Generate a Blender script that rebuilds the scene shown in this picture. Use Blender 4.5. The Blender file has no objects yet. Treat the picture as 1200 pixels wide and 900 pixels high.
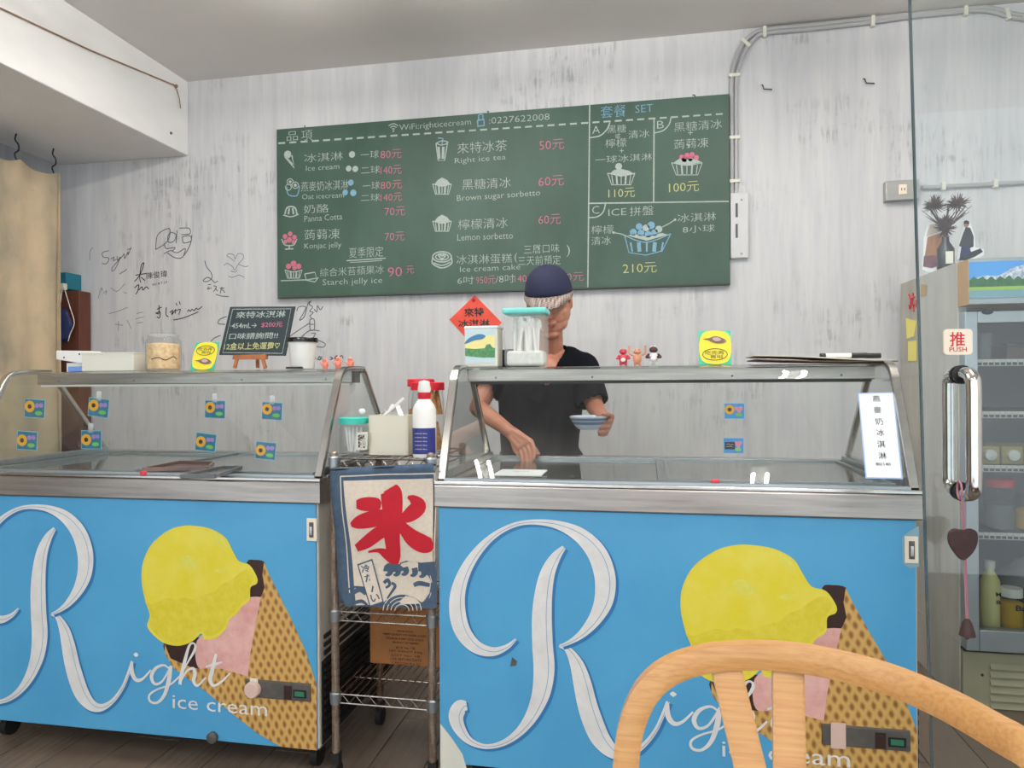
import bpy, bmesh, math, random
from mathutils import Vector, Matrix
random.seed(7)
R = math.radians
PI = math.pi
SC = bpy.context.scene
COL = SC.collection

# ------------------------------------------------------------------ camera
FPX = 832.0
YAW, ROLL = R(10.7), R(-0.35)
CAM = Vector((0, 0, 1.25))
cd = bpy.data.cameras.new('camera')
cd.sensor_width = 36
cd.lens = 36 * FPX / 1200
cd.clip_start = 0.02
cam = bpy.data.objects.new('camera', cd)
COL.objects.link(cam)
cam.matrix_world = Matrix.Translation(CAM) @ Matrix.Rotation(YAW, 4, 'Z') @ Matrix.Rotation(PI / 2, 4, 'X') @ Matrix.Rotation(ROLL, 4, 'Z')
SC.camera = cam

def ray(px, py):
    d = Vector(((px - 600) / FPX, -(py - 450) / FPX, -1))
    return cam.matrix_world.to_3x3() @ d

def P(px, py, v, ax=1):
    """point where the sight line of a photo pixel meets the plane axis = v (surveying the room)"""
    d = ray(px, py)
    return CAM + d * ((v - CAM[ax]) / d[ax])

# ------------------------------------------------------------------ world, lights, exposure
w = bpy.data.worlds.new('world')
SC.world = w
w.use_nodes = True
w.node_tree.nodes['Background'].inputs[0].default_value = (0.86, 0.93, 1.0, 1)
w.node_tree.nodes['Background'].inputs[1].default_value = 1.62
vs = SC.view_settings
vs.view_transform = 'Standard'
vs.look = 'None'
vs.gamma = 1
vs.use_curve_mapping = False
vs.exposure = 0.10
SC.cycles.transparent_max_bounces = 24

LAMPS = [(-1.15, 2.15, 2.84, 60), (0.75, 2.05, 2.84, 52), (-1.15, -0.6, 2.84, 45), (0.75, -0.7, 2.84, 45)]
TUBE_STRENGTH = 84.0      # the four ceiling lamps are real glowing tubes, built at the end of the script

# ------------------------------------------------------------------ materials
def lin(c):
    c = c / 255.0
    return c / 12.92 if c <= 0.04045 else ((c + 0.055) / 1.055) ** 2.4

def rgb(r, g, b):
    return (lin(r), lin(g), lin(b), 1)

class NT:
    def __init__(s, name):
        s.m = bpy.data.materials.new(name)
        s.m.use_nodes = True
        s.t = s.m.node_tree
        s.b = s.t.nodes['Principled BSDF']
        s.out = s.t.nodes['Material Output']
    def n(s, typ, **k):
        x = s.t.nodes.new(typ)
        for a, v in k.items():
            setattr(x, a, v)
        return x
    def l(s, a, b):
        s.t.links.new(a, b)
    def coords(s, scale=(1, 1, 1), rot=(0, 0, 0), loc=(0, 0, 0)):
        tc = s.n('ShaderNodeTexCoord')
        mp = s.n('ShaderNodeMapping')
        mp.inputs['Scale'].default_value = scale
        mp.inputs['Rotation'].default_value = rot
        mp.inputs['Location'].default_value = loc
        s.l(tc.outputs['Object'], mp.inputs['Vector'])
        return mp.outputs['Vector']
    def noise(s, vec, scale, detail=4, rough=0.5):
        x = s.n('ShaderNodeTexNoise')
        x.inputs['Scale'].default_value = scale
        x.inputs['Detail'].default_value = detail
        x.inputs['Roughness'].default_value = rough
        s.l(vec, x.inputs['Vector'])
        return x.outputs['Fac']
    def ramp(s, fac, stops):
        x = s.n('ShaderNodeValToRGB')
        e = x.color_ramp.elements
        while len(e) < len(stops):
            e.new(0.5)
        for i, (p, c) in enumerate(stops):
            e[i].position = p
            e[i].color = c
        s.l(fac, x.inputs['Fac'])
        return x.outputs['Color']
    def mix(s, fac, a, b, mode='MIX'):
        x = s.n('ShaderNodeMixRGB', blend_type=mode)
        for sock, v in ((x.inputs[0], fac), (x.inputs[1], a), (x.inputs[2], b)):
            if hasattr(v, 'is_linked') or hasattr(v, 'links'):
                s.l(v, sock)
            else:
                sock.default_value = v
        return x.outputs[0]
    def math(s, op, a, b=0.0):
        x = s.n('ShaderNodeMath', operation=op)
        for sock, v in ((x.inputs[0], a), (x.inputs[1], b)):
            if hasattr(v, 'links'):
                s.l(v, sock)
            else:
                sock.default_value = v
        return x.outputs[0]
    def bump(s, h, strength=0.3, dist=0.01):
        x = s.n('ShaderNodeBump')
        x.inputs['Strength'].default_value = strength
        x.inputs['Distance'].default_value = dist
        s.l(h, x.inputs['Height'])
        s.l(x.outputs['Normal'], s.b.inputs['Normal'])

MATS = {}
def M(name, c=(128, 128, 128), rough=0.5, metal=0.0, var=0.0, vs=(20, 20, 20), bump=0.0, c2=None, spec=0.5, trans=0.0, emit=0.0):
    """plain procedural material with optional noise variation towards c2"""
    if name in MATS:
        return MATS[name]
    k = NT(name)
    k.b.inputs['Base Color'].default_value = rgb(*c)
    k.b.inputs['Roughness'].default_value = rough
    k.b.inputs['Metallic'].default_value = metal
    k.b.inputs['Specular IOR Level'].default_value = spec
    if trans:
        k.b.inputs['Transmission Weight'].default_value = trans
    if emit:
        k.b.inputs['Emission Color'].default_value = rgb(*c)
        k.b.inputs['Emission Strength'].default_value = emit
    if var or bump:
        v = k.coords(vs)
        f = k.noise(v, 1.0, 5, 0.6)
        if var:
            cc = c2 or tuple(max(0, x * (1 - var)) for x in c)
            k.l(k.ramp(f, [(0.35, rgb(*c)), (0.68, rgb(*cc))]), k.b.inputs['Base Color'])
        if bump:
            k.bump(f, bump, 0.01)
    MATS[name] = k.m
    return k.m

def glass_mat(name, tint=(0.93, 0.96, 0.95), refl=1.5, rough=0.015, k0=1.0):
    k = NT(name)
    tr = k.n('ShaderNodeBsdfTransparent')
    tr.inputs[0].default_value = (*tint, 1)
    gl = k.n('ShaderNodeBsdfGlossy')
    gl.inputs['Roughness'].default_value = rough
    lw = k.n('ShaderNodeLayerWeight')
    lw.inputs['Blend'].default_value = 0.5
    mx = k.n('ShaderNodeMixShader')
    r0 = ((refl - 1) / (refl + 1)) ** 2
    f = k.math('ADD', k.math('MULTIPLY', k.math('POWER', lw.outputs['Facing'], 5.0), 0.9), r0 * k0)
    k.l(f, mx.inputs[0])
    k.l(tr.outputs[0], mx.inputs[1])
    k.l(gl.outputs[0], mx.inputs[2])
    k.l(mx.outputs[0], k.out.inputs['Surface'])
    MATS[name] = k.m
    return k.m

# back wall: pale grey limewash with vertical brush strokes and darker worn patches
k = NT('brushed_wall')
v = k.coords((22, 22, 1.6))
st = k.noise(v, 1.0, 6, 0.62)
v2 = k.coords((1.6, 1.6, 1.9))
pt = k.noise(v2, 1.0, 3, 0.55)
v3 = k.coords((75, 75, 7.0))
fs = k.noise(v3, 1.0, 4, 0.6)
base = k.ramp(st, [(0.3, rgb(196, 197, 200)), (0.5, rgb(206, 206, 208)), (0.7, rgb(214, 214, 213))])
patch = k.math('MULTIPLY', k.ramp(pt, [(0.49, (0, 0, 0, 1)), (0.62, (1, 1, 1, 1))]), k.ramp(fs, [(0.47, (0, 0, 0, 1)), (0.62, (1, 1, 1, 1))]))
v4 = k.coords((9, 9, 16))
pn = k.noise(v4, 1.0, 3, 0.5)
patch2 = k.math('MULTIPLY', patch, k.ramp(pn, [(0.48, (0.25, 0.25, 0.25, 1)), (0.6, (1, 1, 1, 1))]))
colr = k.mix(k.math('MULTIPLY', patch2, 0.7), base, rgb(150, 150, 152))
fine = k.mix(k.math('MULTIPLY', k.ramp(fs, [(0.55, (0, 0, 0, 1)), (0.75, (1, 1, 1, 1))]), 0.16), colr, rgb(176, 176, 177))
k.l(fine, k.b.inputs['Base Color'])
k.b.inputs['Roughness'].default_value = 0.75
k.bump(fs, 0.08, 0.003)
MATS['wall'] = k.m

M('ceiling', (222, 218, 213), 0.9, var=0.03, vs=(1.3, 1.3, 1.3))
M('beam', (238, 237, 235), 0.85, var=0.05, vs=(1.5, 1.5, 3))
M('dark_wall', (120, 112, 104), 0.9, var=0.1, vs=(2, 2, 2))
# wood-look floor boards
k = NT('floor_board')
oi = k.n('ShaderNodeObjectInfo')
f1 = k.noise(k.coords((60, 3, 60)), 1.0, 6, 0.65)
colr = k.ramp(f1, [(0.3, rgb(88, 76, 66)), (0.55, rgb(122, 108, 95)), (0.8, rgb(140, 126, 112))])
colr = k.mix(oi.outputs['Random'], colr, rgb(112, 98, 86))
k.l(colr, k.b.inputs['Base Color'])
k.b.inputs['Roughness'].default_value = 0.45
MATS['plank'] = k.m
M('subfloor', (50, 44, 40), 0.9)

# brushed stainless
def steel(name, c, rough=0.3, stretch=(3, 60, 60), lo=0.8):
    k = NT(name)
    k.b.inputs['Metallic'].default_value = 1
    f = k.noise(k.coords(stretch), 1.0, 4, 0.6)
    k.l(k.ramp(f, [(0.3, rgb(*[x * lo for x in c])), (0.7, rgb(*c))]), k.b.inputs['Base Color'])
    k.b.inputs['Roughness'].default_value = rough
    MATS[name] = k.m
steel('steel', (196, 188, 180), 0.33)
steel('steel_tube', (205, 202, 198), 0.22, (30, 30, 30), 0.92)
steel('chrome', (222, 218, 214), 0.1, (20, 20, 20), 0.93)
steel('wire_chrome', (190, 182, 172), 0.25, (40, 40, 40), 0.75)
steel('alu', (178, 186, 190), 0.42, (4, 60, 4), 0.92)
M('post_worn', (166, 150, 134), 0.4, 0.6, var=0.35, vs=(60, 60, 12), c2=(110, 88, 72))

M('blue_panel', (86, 168, 212), 0.32, var=0.08, vs=(2.5, 2.5, 2.5), c2=(76, 157, 204))
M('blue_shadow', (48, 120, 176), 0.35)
M('pale_line', (196, 220, 232), 0.35)
M('white_print', (232, 230, 226), 0.35, var=0.06, vs=(18, 18, 18))
M('cream_side', (206, 200, 186), 0.5, var=0.12, vs=(6, 6, 6))
M('black', (22, 21, 22), 0.55)
M('black_gloss', (18, 18, 20), 0.2)
M('grille_black', (26, 24, 24), 0.5)
M('rubber', (24, 23, 23), 0.7)
M('white_plastic', (236, 234, 228), 0.4)
M('white_paper', (238, 240, 242), 0.7)
M('off_white', (222, 220, 206), 0.5)
M('inner_white', (206, 210, 210), 0.35)
M('ink', (34, 34, 38), 0.6)
M('ink_soft', (92, 92, 100), 0.7)
M('ink_pale', (142, 142, 150), 0.7)
M('board_green', (52, 78, 66), 0.55, var=0.12, vs=(3, 3, 1.4), c2=(66, 92, 80))
M('board_edge', (64, 66, 60), 0.6)
M('chalk_white', (198, 206, 200), 0.9, var=0.3, vs=(300, 300, 300), c2=(128, 146, 136))
M('chalk_pink', (226, 122, 150), 0.9, var=0.25, vs=(300, 300, 300), c2=(150, 96, 110))
M('chalk_yellow', (226, 224, 150), 0.9, var=0.25, vs=(300, 300, 300), c2=(150, 156, 110))
M('chalk_blue', (140, 186, 214), 0.9, var=0.25, vs=(300, 300, 300), c2=(96, 132, 150))
M('slate', (48, 60, 64), 0.6)
M('wood_small', (190, 116, 66), 0.5, var=0.2, vs=(20, 20, 80))
M('teal', (116, 214, 204), 0.45)
M('teal_dark', (52, 190, 172), 0.4)
M('red', (206, 28, 48), 0.4)
M('red_paper', (238, 84, 62), 0.6, var=0.06, vs=(30, 30, 30))
M('navy', (26, 36, 84), 0.6)
M('label_blue', (40, 48, 122), 0.45)
M('yellow', (244, 224, 60), 0.5)
M('card_green', (70, 196, 158), 0.5)
M('sticker_blue', (34, 128, 160), 0.5, var=0.15, vs=(60, 60, 60))
M('orange', (244, 178, 40), 0.5)
M('lilac', (176, 134, 206), 0.5)
M('leaf_green', (120, 200, 90), 0.5)
M('pink_soft', (240, 150, 170), 0.5)
M('skin', (196, 138, 112), 0.5, var=0.14, vs=(14, 14, 14), c2=(178, 116, 94))
M('lips', (150, 88, 82), 0.5)
M('shirt', (15, 17, 25), 0.9, var=0.12, vs=(12, 12, 12), spec=0.2)
M('trousers', (120, 122, 128), 0.85)
M('cap_navy', (30, 36, 66), 0.85, var=0.1, vs=(60, 60, 60))
M('hair', (60, 56, 54), 0.8)
M('curtain', (204, 182, 150), 0.9, var=0.24, vs=(4, 3.5, 2.5), c2=(158, 150, 130), bump=0.1)
M('brown_wood', (104, 56, 38), 0.5, var=0.25, vs=(30, 30, 4), c2=(84, 44, 32))
M('light_blue', (120, 160, 226), 0.5)
M('teal_blue', (20, 110, 130), 0.5)
M('rope', (150, 116, 92), 0.8)
M('pipe', (176, 176, 176), 0.4)
M('carton', (178, 118, 66), 0.8, var=0.1, vs=(10, 10, 10))
M('fridge_side', (190, 188, 178), 0.6, var=0.12, vs=(8, 8, 2))
M('fridge_in', (120, 124, 124), 0.5)
M('beige', (160, 154, 128), 0.6, var=0.06, vs=(9, 9, 9))
M('tape_wood', (178, 140, 84), 0.55)
M('pendant', (66, 38, 36), 0.6, var=0.2, vs=(80, 80, 80))
M('cord_pink', (176, 120, 130), 0.7)
M('twig', (92, 70, 62), 0.8, var=0.3, vs=(90, 90, 90))
M('cream_sign', (242, 228, 206), 0.4)
M('sign_red', (214, 22, 42), 0.45)
M('sky_blue', (70, 150, 220), 0.5)
M('photo_forest', (44, 110, 52), 0.5, var=0.4, vs=(200, 200, 60), c2=(24, 70, 40))
M('photo_grass', (140, 180, 60), 0.5)
M('photo_water', (110, 150, 160), 0.3)
M('photo_snow', (226, 232, 240), 0.5, var=0.4, vs=(90, 90, 90), c2=(110, 130, 160))
M('cloth_blue', (76, 96, 118), 0.9, var=0.12, vs=(50, 50, 50))
M('cloth_cream', (222, 208, 190), 0.9, var=0.05, vs=(90, 90, 90))
M('cloth_red', (190, 24, 42), 0.85)
M('scoop', (228, 210, 44), 0.42, var=0.16, vs=(11, 11, 11), c2=(232, 218, 84))
M('scoop_low', (220, 202, 42), 0.42, var=0.16, vs=(38, 38, 38), c2=(228, 212, 74))
M('scoop_hi', (226, 220, 104), 0.42, var=0.16, vs=(38, 38, 38), c2=(226, 212, 66))
M('scoop_pink', (230, 184, 174), 0.45, var=0.12, vs=(24, 24, 24), c2=(216, 156, 148))
M('choc', (58, 30, 22), 0.5, var=0.25, vs=(60, 60, 60))
M('sticky', (242, 232, 130), 0.7)
M('tape_pink', (216, 186, 172), 0.6)
M('panel_grey', (92, 88, 84), 0.4, var=0.15, vs=(40, 40, 40))
M('display_green', (50, 120, 90), 0.3)
M('tray_brown', (118, 92, 84), 0.35)
M('tray_grey', (96, 98, 100), 0.3)
M('deck_dark', (118, 120, 120), 0.12, 0.35)
M('figure_red', (206, 66, 78), 0.45)
M('figure_tan', (214, 148, 112), 0.5)
M('figure_dark', (74, 40, 38), 0.5)
M('coral', (244, 140, 116), 0.5)
M('bowl_white', (206, 214, 224), 0.2)
M('bowl_blue', (112, 136, 170), 0.25)
M('biscuit', (216, 160, 100), 0.7, var=0.3, vs=(90, 90, 90), c2=(160, 100, 60))
M('powder', (240, 214, 170), 0.8, var=0.2, vs=(60, 60, 60), c2=(214, 170, 120))
M('metal_dark', (60, 62, 66), 0.4, 0.7)
M('honey', (214, 170, 50), 0.4)
M('lamp_white', (255, 251, 245), 0.5, emit=TUBE_STRENGTH)
M('socket_steel', (176, 176, 172), 0.4, 0.6)

# checked brim
k = NT('check_brim')
v = k.coords((1, 1, 1))
ch = k.n('ShaderNodeTexChecker')
ch.inputs['Scale'].default_value = 120
ch.inputs['Color1'].default_value = rgb(176, 160, 150)
ch.inputs['Color2'].default_value = rgb(92, 80, 80)
k.l(v, ch.inputs['Vector'])
k.l(ch.outputs['Color'], k.b.inputs['Base Color'])
k.b.inputs['Roughness'].default_value = 0.9
MATS['check'] = k.m

# printed wafer cone: diagonal dimples
k = NT('wafer_print')
def wave(vec, sc):
    x = k.n('ShaderNodeTexWave', wave_type='BANDS', bands_direction='X')
    x.inputs['Scale'].default_value = sc
    x.inputs['Distortion'].default_value = 1.2
    x.inputs['Detail'].default_value = 1
    x.inputs['Detail Scale'].default_value = 0.8
    k.l(vec, x.inputs['Vector'])
    return x.outputs['Fac']
wa = wave(k.coords((1, 1, 1), (0, R(38), 0)), 13)
wb = wave(k.coords((1, 1, 1), (0, R(-22), 0)), 13)
wm = k.math('MULTIPLY', wa, wb)
nz = k.noise(k.coords((60, 60, 60)), 1.0, 3)
wm = k.math('ADD', wm, k.math('MULTIPLY', k.math('SUBTRACT', nz, 0.5), 0.5))
k.l(k.ramp(wm, [(0.0, rgb(208, 168, 98)), (0.3, rgb(192, 146, 76)), (0.75, rgb(146, 100, 50))]), k.b.inputs['Base Color'])
k.b.inputs['Roughness'].default_value = 0.42
MATS['wafer'] = k.m

# light oak for the chair
k = NT('oak')
f1 = k.noise(k.coords((7, 200, 200)), 1.0, 4, 0.55)
k.l(k.ramp(f1, [(0.3, rgb(186, 134, 80)), (0.52, rgb(200, 150, 94)), (0.75, rgb(208, 160, 106))]), k.b.inputs['Base Color'])
k.b.inputs['Roughness'].default_value = 0.28
MATS['oak'] = k.m

glass_mat('case_glass', (0.945, 0.96, 0.955), 1.5, 0.01, 1.0)
glass_mat('door_glass', (0.945, 0.97, 0.97), 1.5, 0.01, 1.0)
glass_mat('jar_glass', (0.93, 0.94, 0.94), 1.35, 0.03, 1.0)
glass_mat('fridge_glass', (0.86, 0.88, 0.88), 1.5, 0.01, 1.0)
k = NT('frosted')
k.b.inputs['Base Color'].default_value = rgb(226, 232, 228)
k.b.inputs['Roughness'].default_value = 0.35
k.b.inputs['Alpha'].default_value = 0.2
MATS['frosted'] = k.m
k = NT('milky')
k.b.inputs['Base Color'].default_value = rgb(232, 226, 206)
k.b.inputs['Roughness'].default_value = 0.4
k.b.inputs['Alpha'].default_value = 0.86
MATS['milky'] = k.m
k = NT('film')
k.b.inputs['Base Color'].default_value = rgb(235, 238, 238)
k.b.inputs['Roughness'].default_value = 0.2
k.b.inputs['Alpha'].default_value = 0.35
MATS['film'] = k.m

# ------------------------------------------------------------------ mesh building
def catmull(pts, n=8, closed=False):
    """Catmull-Rom through tuples of any length"""
    out = []
    m = len(pts)
    rng = range(m if closed else m - 1)
    for i in rng:
        if closed:
            p = [pts[(i + j - 1) % m] for j in range(4)]
        else:
            p = [pts[max(0, min(m - 1, i + j - 1))] for j in range(4)]
        for s in range(n):
            t = s / n
            out.append(tuple(0.5 * ((2 * b) + (-a + c) * t + (2 * a - 5 * b + 4 * c - d) * t * t + (-a + 3 * b - 3 * c + d) * t ** 3)
                             for a, b, c, d in zip(*p)))
    if not closed:
        out.append(tuple(pts[-1]))
    return out

class MB:
    def __init__(s):
        s.v = []
        s.f = []
    def add(s, vs, fs, mat=None):
        o = len(s.v)
        s.v += [Vector(x) if mat is None else mat @ Vector(x) for x in vs]
        s.f += [tuple(i + o for i in f) for f in fs]
        return s
    def box(s, x0, x1, y0, y1, z0, z1, mat=None):
        return s.add([(x, y, z) for z in (z0, z1) for y in (y0, y1) for x in (x0, x1)],
                     [(0, 2, 3, 1), (4, 5, 7, 6), (0, 1, 5, 4), (2, 6, 7, 3), (0, 4, 6, 2), (1, 3, 7, 5)], mat)
    def tube(s, pts, r, n=8, cap=True, closed=False, flat=None):
        """round tube along 3-D points; r a number or a list; flat=(a, b) gives a rectangular section a wide along the binormal"""
        pts = [Vector(p) for p in pts]
        m = len(pts)
        rr = r if isinstance(r, (list, tuple)) else [r] * m
        ts = []
        for i in range(m):
            a = pts[(i - 1) % m] if (closed or i > 0) else pts[i]
            b = pts[(i + 1) % m] if (closed or i < m - 1) else pts[i]
            t = (b - a)
            ts.append(t.normalized() if t.length > 1e-9 else Vector((0, 0, 1)))
        up = Vector((0, 0, 1)) if abs(ts[0].z) < 0.9 else Vector((1, 0, 0))
        nrm = ts[0].cross(up).normalized()
        vs = []
        for i in range(m):
            nrm = (nrm - ts[i] * nrm.dot(ts[i])).normalized()
            bn = ts[i].cross(nrm)
            for k_ in range(n):
                a = 2 * PI * k_ / n
                vs.append(pts[i] + (nrm * math.cos(a) + bn * math.sin(a)) * rr[i])
        fs = []
        for i in range(m if closed else m - 1):
            for k_ in range(n):
                a = i * n + k_
                b = i * n + (k_ + 1) % n
                c = ((i + 1) % m) * n + (k_ + 1) % n
                d = ((i + 1) % m) * n + k_
                fs.append((a, b, c, d))
        if cap and not closed:
            fs.append(tuple(range(n))[::-1])
            fs.append(tuple((m - 1) * n + k_ for k_ in range(n)))
        return s.add(vs, fs)
    def sweep(s, pts, side, half_side, half_up):
        """rectangular bar along pts; side = fixed side direction; rounded-ish octagon section"""
        pts = [Vector(p) for p in pts]
        side = Vector(side).normalized()
        m = len(pts)
        sec = [(1, .6), (.8, 1), (-.8, 1), (-1, .6), (-1, -.6), (-.8, -1), (.8, -1), (1, -.6)]
        vs = []
        for i in range(m):
            t = (pts[min(m - 1, i + 1)] - pts[max(0, i - 1)]).normalized()
            sd = (side - t * side.dot(t)).normalized()
            up = t.cross(sd)
            for a, b in sec:
                vs.append(pts[i] + sd * a * half_side + up * b * half_up)
        fs = []
        n = 8
        for i in range(m - 1):
            for q in range(n):
                fs.append((i * n + q, i * n + (q + 1) % n, (i + 1) * n + (q + 1) % n, (i + 1) * n + q))
        fs.append(tuple(range(n))[::-1])
        fs.append(tuple((m - 1) * n + q for q in range(n)))
        return s.add(vs, fs)
    def lathe(s, prof, c, n=24, mat=None, sx=1, sy=1):
        """prof = [(radius, z)] about a vertical axis through c"""
        vs = []
        m = len(prof)
        for r, z in prof:
            for q in range(n):
                a = 2 * PI * q / n
                vs.append((c[0] + r * math.cos(a) * sx, c[1] + r * math.sin(a) * sy, c[2] + z))
        fs = []
        for i in range(m - 1):
            for q in range(n):
                fs.append((i * n + q, i * n + (q + 1) % n, (i + 1) * n + (q + 1) % n, (i + 1) * n + q))
        if prof[0][0] > 1e-6:
            fs.append(tuple(range(n))[::-1])
        if prof[-1][0] > 1e-6:
            fs.append(tuple((m - 1) * n + q for q in range(n)))
        return s.add(vs, fs, mat)
    def ball(s, c, r, sc=(1, 1, 1), n=16, mat=None):
        vs = []
        h = n // 2
        for i in range(h + 1):
            t = PI * i / h
            for q in range(n):
                a = 2 * PI * q / n
                v = Vector((math.sin(t) * math.cos(a) * sc[0], math.sin(t) * math.sin(a) * sc[1], math.cos(t) * sc[2])) * r
                if mat is not None:
                    v = mat @ v
                vs.append(Vector(c) + v)
        fs = []
        for i in range(h):
            for q in range(n):
                fs.append((i * n + q, (i + 1) * n + q, (i + 1) * n + (q + 1) % n, i * n + (q + 1) % n))
        return s.add(vs, fs)
    def cap2(s, a, b, ra, rb, n=14, flat=1.0):
        """tapered capsule"""
        a, b = Vector(a), Vector(b)
        d = (b - a)
        L = d.length
        t = d.normalized()
        pts, rr = [], []
        for i in range(5):
            th = PI / 2 * (1 - i / 4)
            pts.append(a - t * ra * math.sin(th))
            rr.append(max(1e-4, ra * math.cos(th)))
        for i in range(1, 5):
            th = PI / 2 * i / 4
            pts.append(b + t * rb * math.sin(th))
            rr.append(max(1e-4, rb * math.cos(th)))
        pts.insert(5, b)
        rr.insert(5, rb)
        return s.tube(pts, rr, n)
    def prism(s, poly, y, th):
        """polygon of (x, z) at depth y (front), thickness th backwards"""
        n = len(poly)
        vs = [(x, y, z) for x, z in poly] + [(x, y + th, z) for x, z in poly]
        fs = [tuple(range(n)), tuple(range(2 * n - 1, n - 1, -1))]
        for i in range(n):
            j = (i + 1) % n
            fs.append((i, i + n, j + n, j))
        return s.add(vs, fs)
    def ribbon(s, pts, y, th=0.0, n=8, closed=False, smooth=True):
        """variable-width stroke: pts = [(x, z, width)] drawn on the plane y, a thin layer th thick"""
        q = catmull(pts, n, closed) if smooth and len(pts) > 2 else pts
        m = len(q)
        L, Rr = [], []
        for i in range(m):
            a = q[(i - 1) % m] if closed or i > 0 else q[i]
            b = q[(i + 1) % m] if closed or i < m - 1 else q[i]
            dx, dz = b[0] - a[0], b[1] - a[1]
            l = math.hypot(dx, dz) or 1
            nx, nz = -dz / l, dx / l
            h = max(q[i][2], 1e-5) / 2
            L.append((q[i][0] + nx * h, q[i][1] + nz * h))
            Rr.append((q[i][0] - nx * h, q[i][1] - nz * h))
        if not th:
            vs = []
            for i in range(m):
                yy = y - 4e-6 * i
                vs += [(L[i][0], yy, L[i][1]), (Rr[i][0], yy, Rr[i][1])]
            fs = []
            for i in range(m if closed else m - 1):
                j = (i + 1) % m
                fs.append((2 * i, 2 * i + 1, 2 * j + 1, 2 * j))
            return s.add(vs, fs)
        vs = []
        for i in range(m):
            vs += [(L[i][0], y, L[i][1]), (Rr[i][0], y, Rr[i][1]), (L[i][0], y + th, L[i][1]), (Rr[i][0], y + th, Rr[i][1])]
        fs = []
        for i in range(m if closed else m - 1):
            j = (i + 1) % m
            fs += [(4 * i, 4 * i + 1, 4 * j + 1, 4 * j), (4 * i + 2, 4 * j + 2, 4 * j + 3, 4 * i + 3),
                   (4 * i, 4 * j, 4 * j + 2, 4 * i + 2), (4 * i + 1, 4 * i + 3, 4 * j + 3, 4 * j + 1)]
        if not closed:
            e = 4 * (m - 1)
            fs += [(0, 2, 3, 1), (e, e + 1, e + 3, e + 2)]
        return s.add(vs, fs)
    def grid(s, fn, nu, nv, th=None):
        """fn(u, v) -> point"""
        vs = [fn(i / nu, j / nv) for j in range(nv + 1) for i in range(nu + 1)]
        fs = [(j * (nu + 1) + i, j * (nu + 1) + i + 1, (j + 1) * (nu + 1) + i + 1, (j + 1) * (nu + 1) + i) for j in range(nv) for i in range(nu)]
        return s.add(vs, fs)
    def xf(s, m):
        s.v = [m @ x for x in s.v]
        return s
    def build(s, name, mat, parent=None, smooth=False, bevel=0, solid=0, kind=None, label=None, subsurf=0):
        me = bpy.data.meshes.new(name)
        o = bpy.data.objects.new(name, me)
        COL.objects.link(o)
        off = Vector((0, 0, 0))
        p = parent
        while p is not None:
            off += p.location
            p = p.parent
        me.from_pydata([x - off for x in s.v], [], s.f)
        me.validate()
        bm = bmesh.new()
        bm.from_mesh(me)
        bmesh.ops.recalc_face_normals(bm, faces=bm.faces)
        bm.to_mesh(me)
        bm.free()
        if smooth:
            me.shade_smooth()
            me.set_sharp_from_angle(angle=R(40))
        me.materials.append(MATS[mat] if isinstance(mat, str) else mat)
        if parent is not None:
            o.parent = parent
        if bevel:
            b = o.modifiers.new('bevel', 'BEVEL')
            b.width = bevel
            b.segments = 2
            b.limit_method = 'ANGLE'
        if solid:
            b = o.modifiers.new('solidify', 'SOLIDIFY')
            b.thickness = solid
        if subsurf:
            b = o.modifiers.new('subsurf', 'SUBSURF')
            b.levels = b.render_levels = subsurf
        if kind:
            o['kind'] = kind
        if label:
            o['label'] = label
        return o

def thing(name, label, cat, loc, group=None):
    o = bpy.data.objects.new(name, None)
    COL.objects.link(o)
    o.location = loc
    o.empty_display_size = 0.05
    return tag(o, label, cat, group)

def tag(o, label, cat, group=None):
    o['label'] = label
    o['category'] = cat
    if group:
        o['group'] = group
    return o

def struct(name, mb, mat, **k):
    return mb.build(name, mat, kind='structure', **k)

# text laid on a wall plane: bounding box given by surveyed pixels
_tcache = {}
def text_verts(body, off=0.0, shear=0.0):
    key = (body, off, shear)
    if key in _tcache:
        return _tcache[key]
    c = bpy.data.curves.new('t', 'FONT')
    c.body = body
    c.offset = off
    c.shear = shear
    c.resolution_u = 2
    o = bpy.data.objects.new('t', c)
    COL.objects.link(o)
    dg = bpy.context.evaluated_depsgraph_get()
    dg.update()
    me = bpy.data.meshes.new_from_object(o.evaluated_get(dg))
    vs = [(x.co.x, x.co.y) for x in me.vertices]
    fs = [tuple(p.vertices) for p in me.polygons]
    bpy.data.objects.remove(o)
    bpy.data.curves.remove(c)
    bpy.data.meshes.remove(me)
    _tcache[key] = (vs, fs)
    return vs, fs

def put_text(mb, body, x0, x1, zc, h, y, off=0.0, shear=0.0, rot=0.0, th=0.0):
    """world coordinates: x0..x1 wide, centred on zc, h tall, on plane y facing -Y"""
    vs, fs = text_verts(body, off, shear)
    if not vs:
        return
    ax, bx = min(a for a, b in vs), max(a for a, b in vs)
    ay, by = min(b for a, b in vs), max(b for a, b in vs)
    sx = (x1 - x0) / (bx - ax)
    sz = h / (by - ay)
    xc = (x0 + x1) / 2
    cr, sr = math.cos(rot), math.sin(rot)
    out = []
    for a, b in vs:
        u = (a - (ax + bx) / 2) * sx
        v_ = (b - (ay + by) / 2) * sz
        out.append((xc + u * cr - v_ * sr, y, zc + u * sr + v_ * cr))
    mb.add(out, fs)

def ptext(mb, body, px0, px1, pyc, ph, y, **k):
    a, b = P(px0, pyc, y), P(px1, pyc, y)
    xm = (px0 + px1) / 2
    t, u = P(xm, pyc - ph / 2, y), P(xm, pyc + ph / 2, y)
    put_text(mb, body, a.x, b.x, (t.z + u.z) / 2, t.z - u.z, y, **k)

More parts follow.
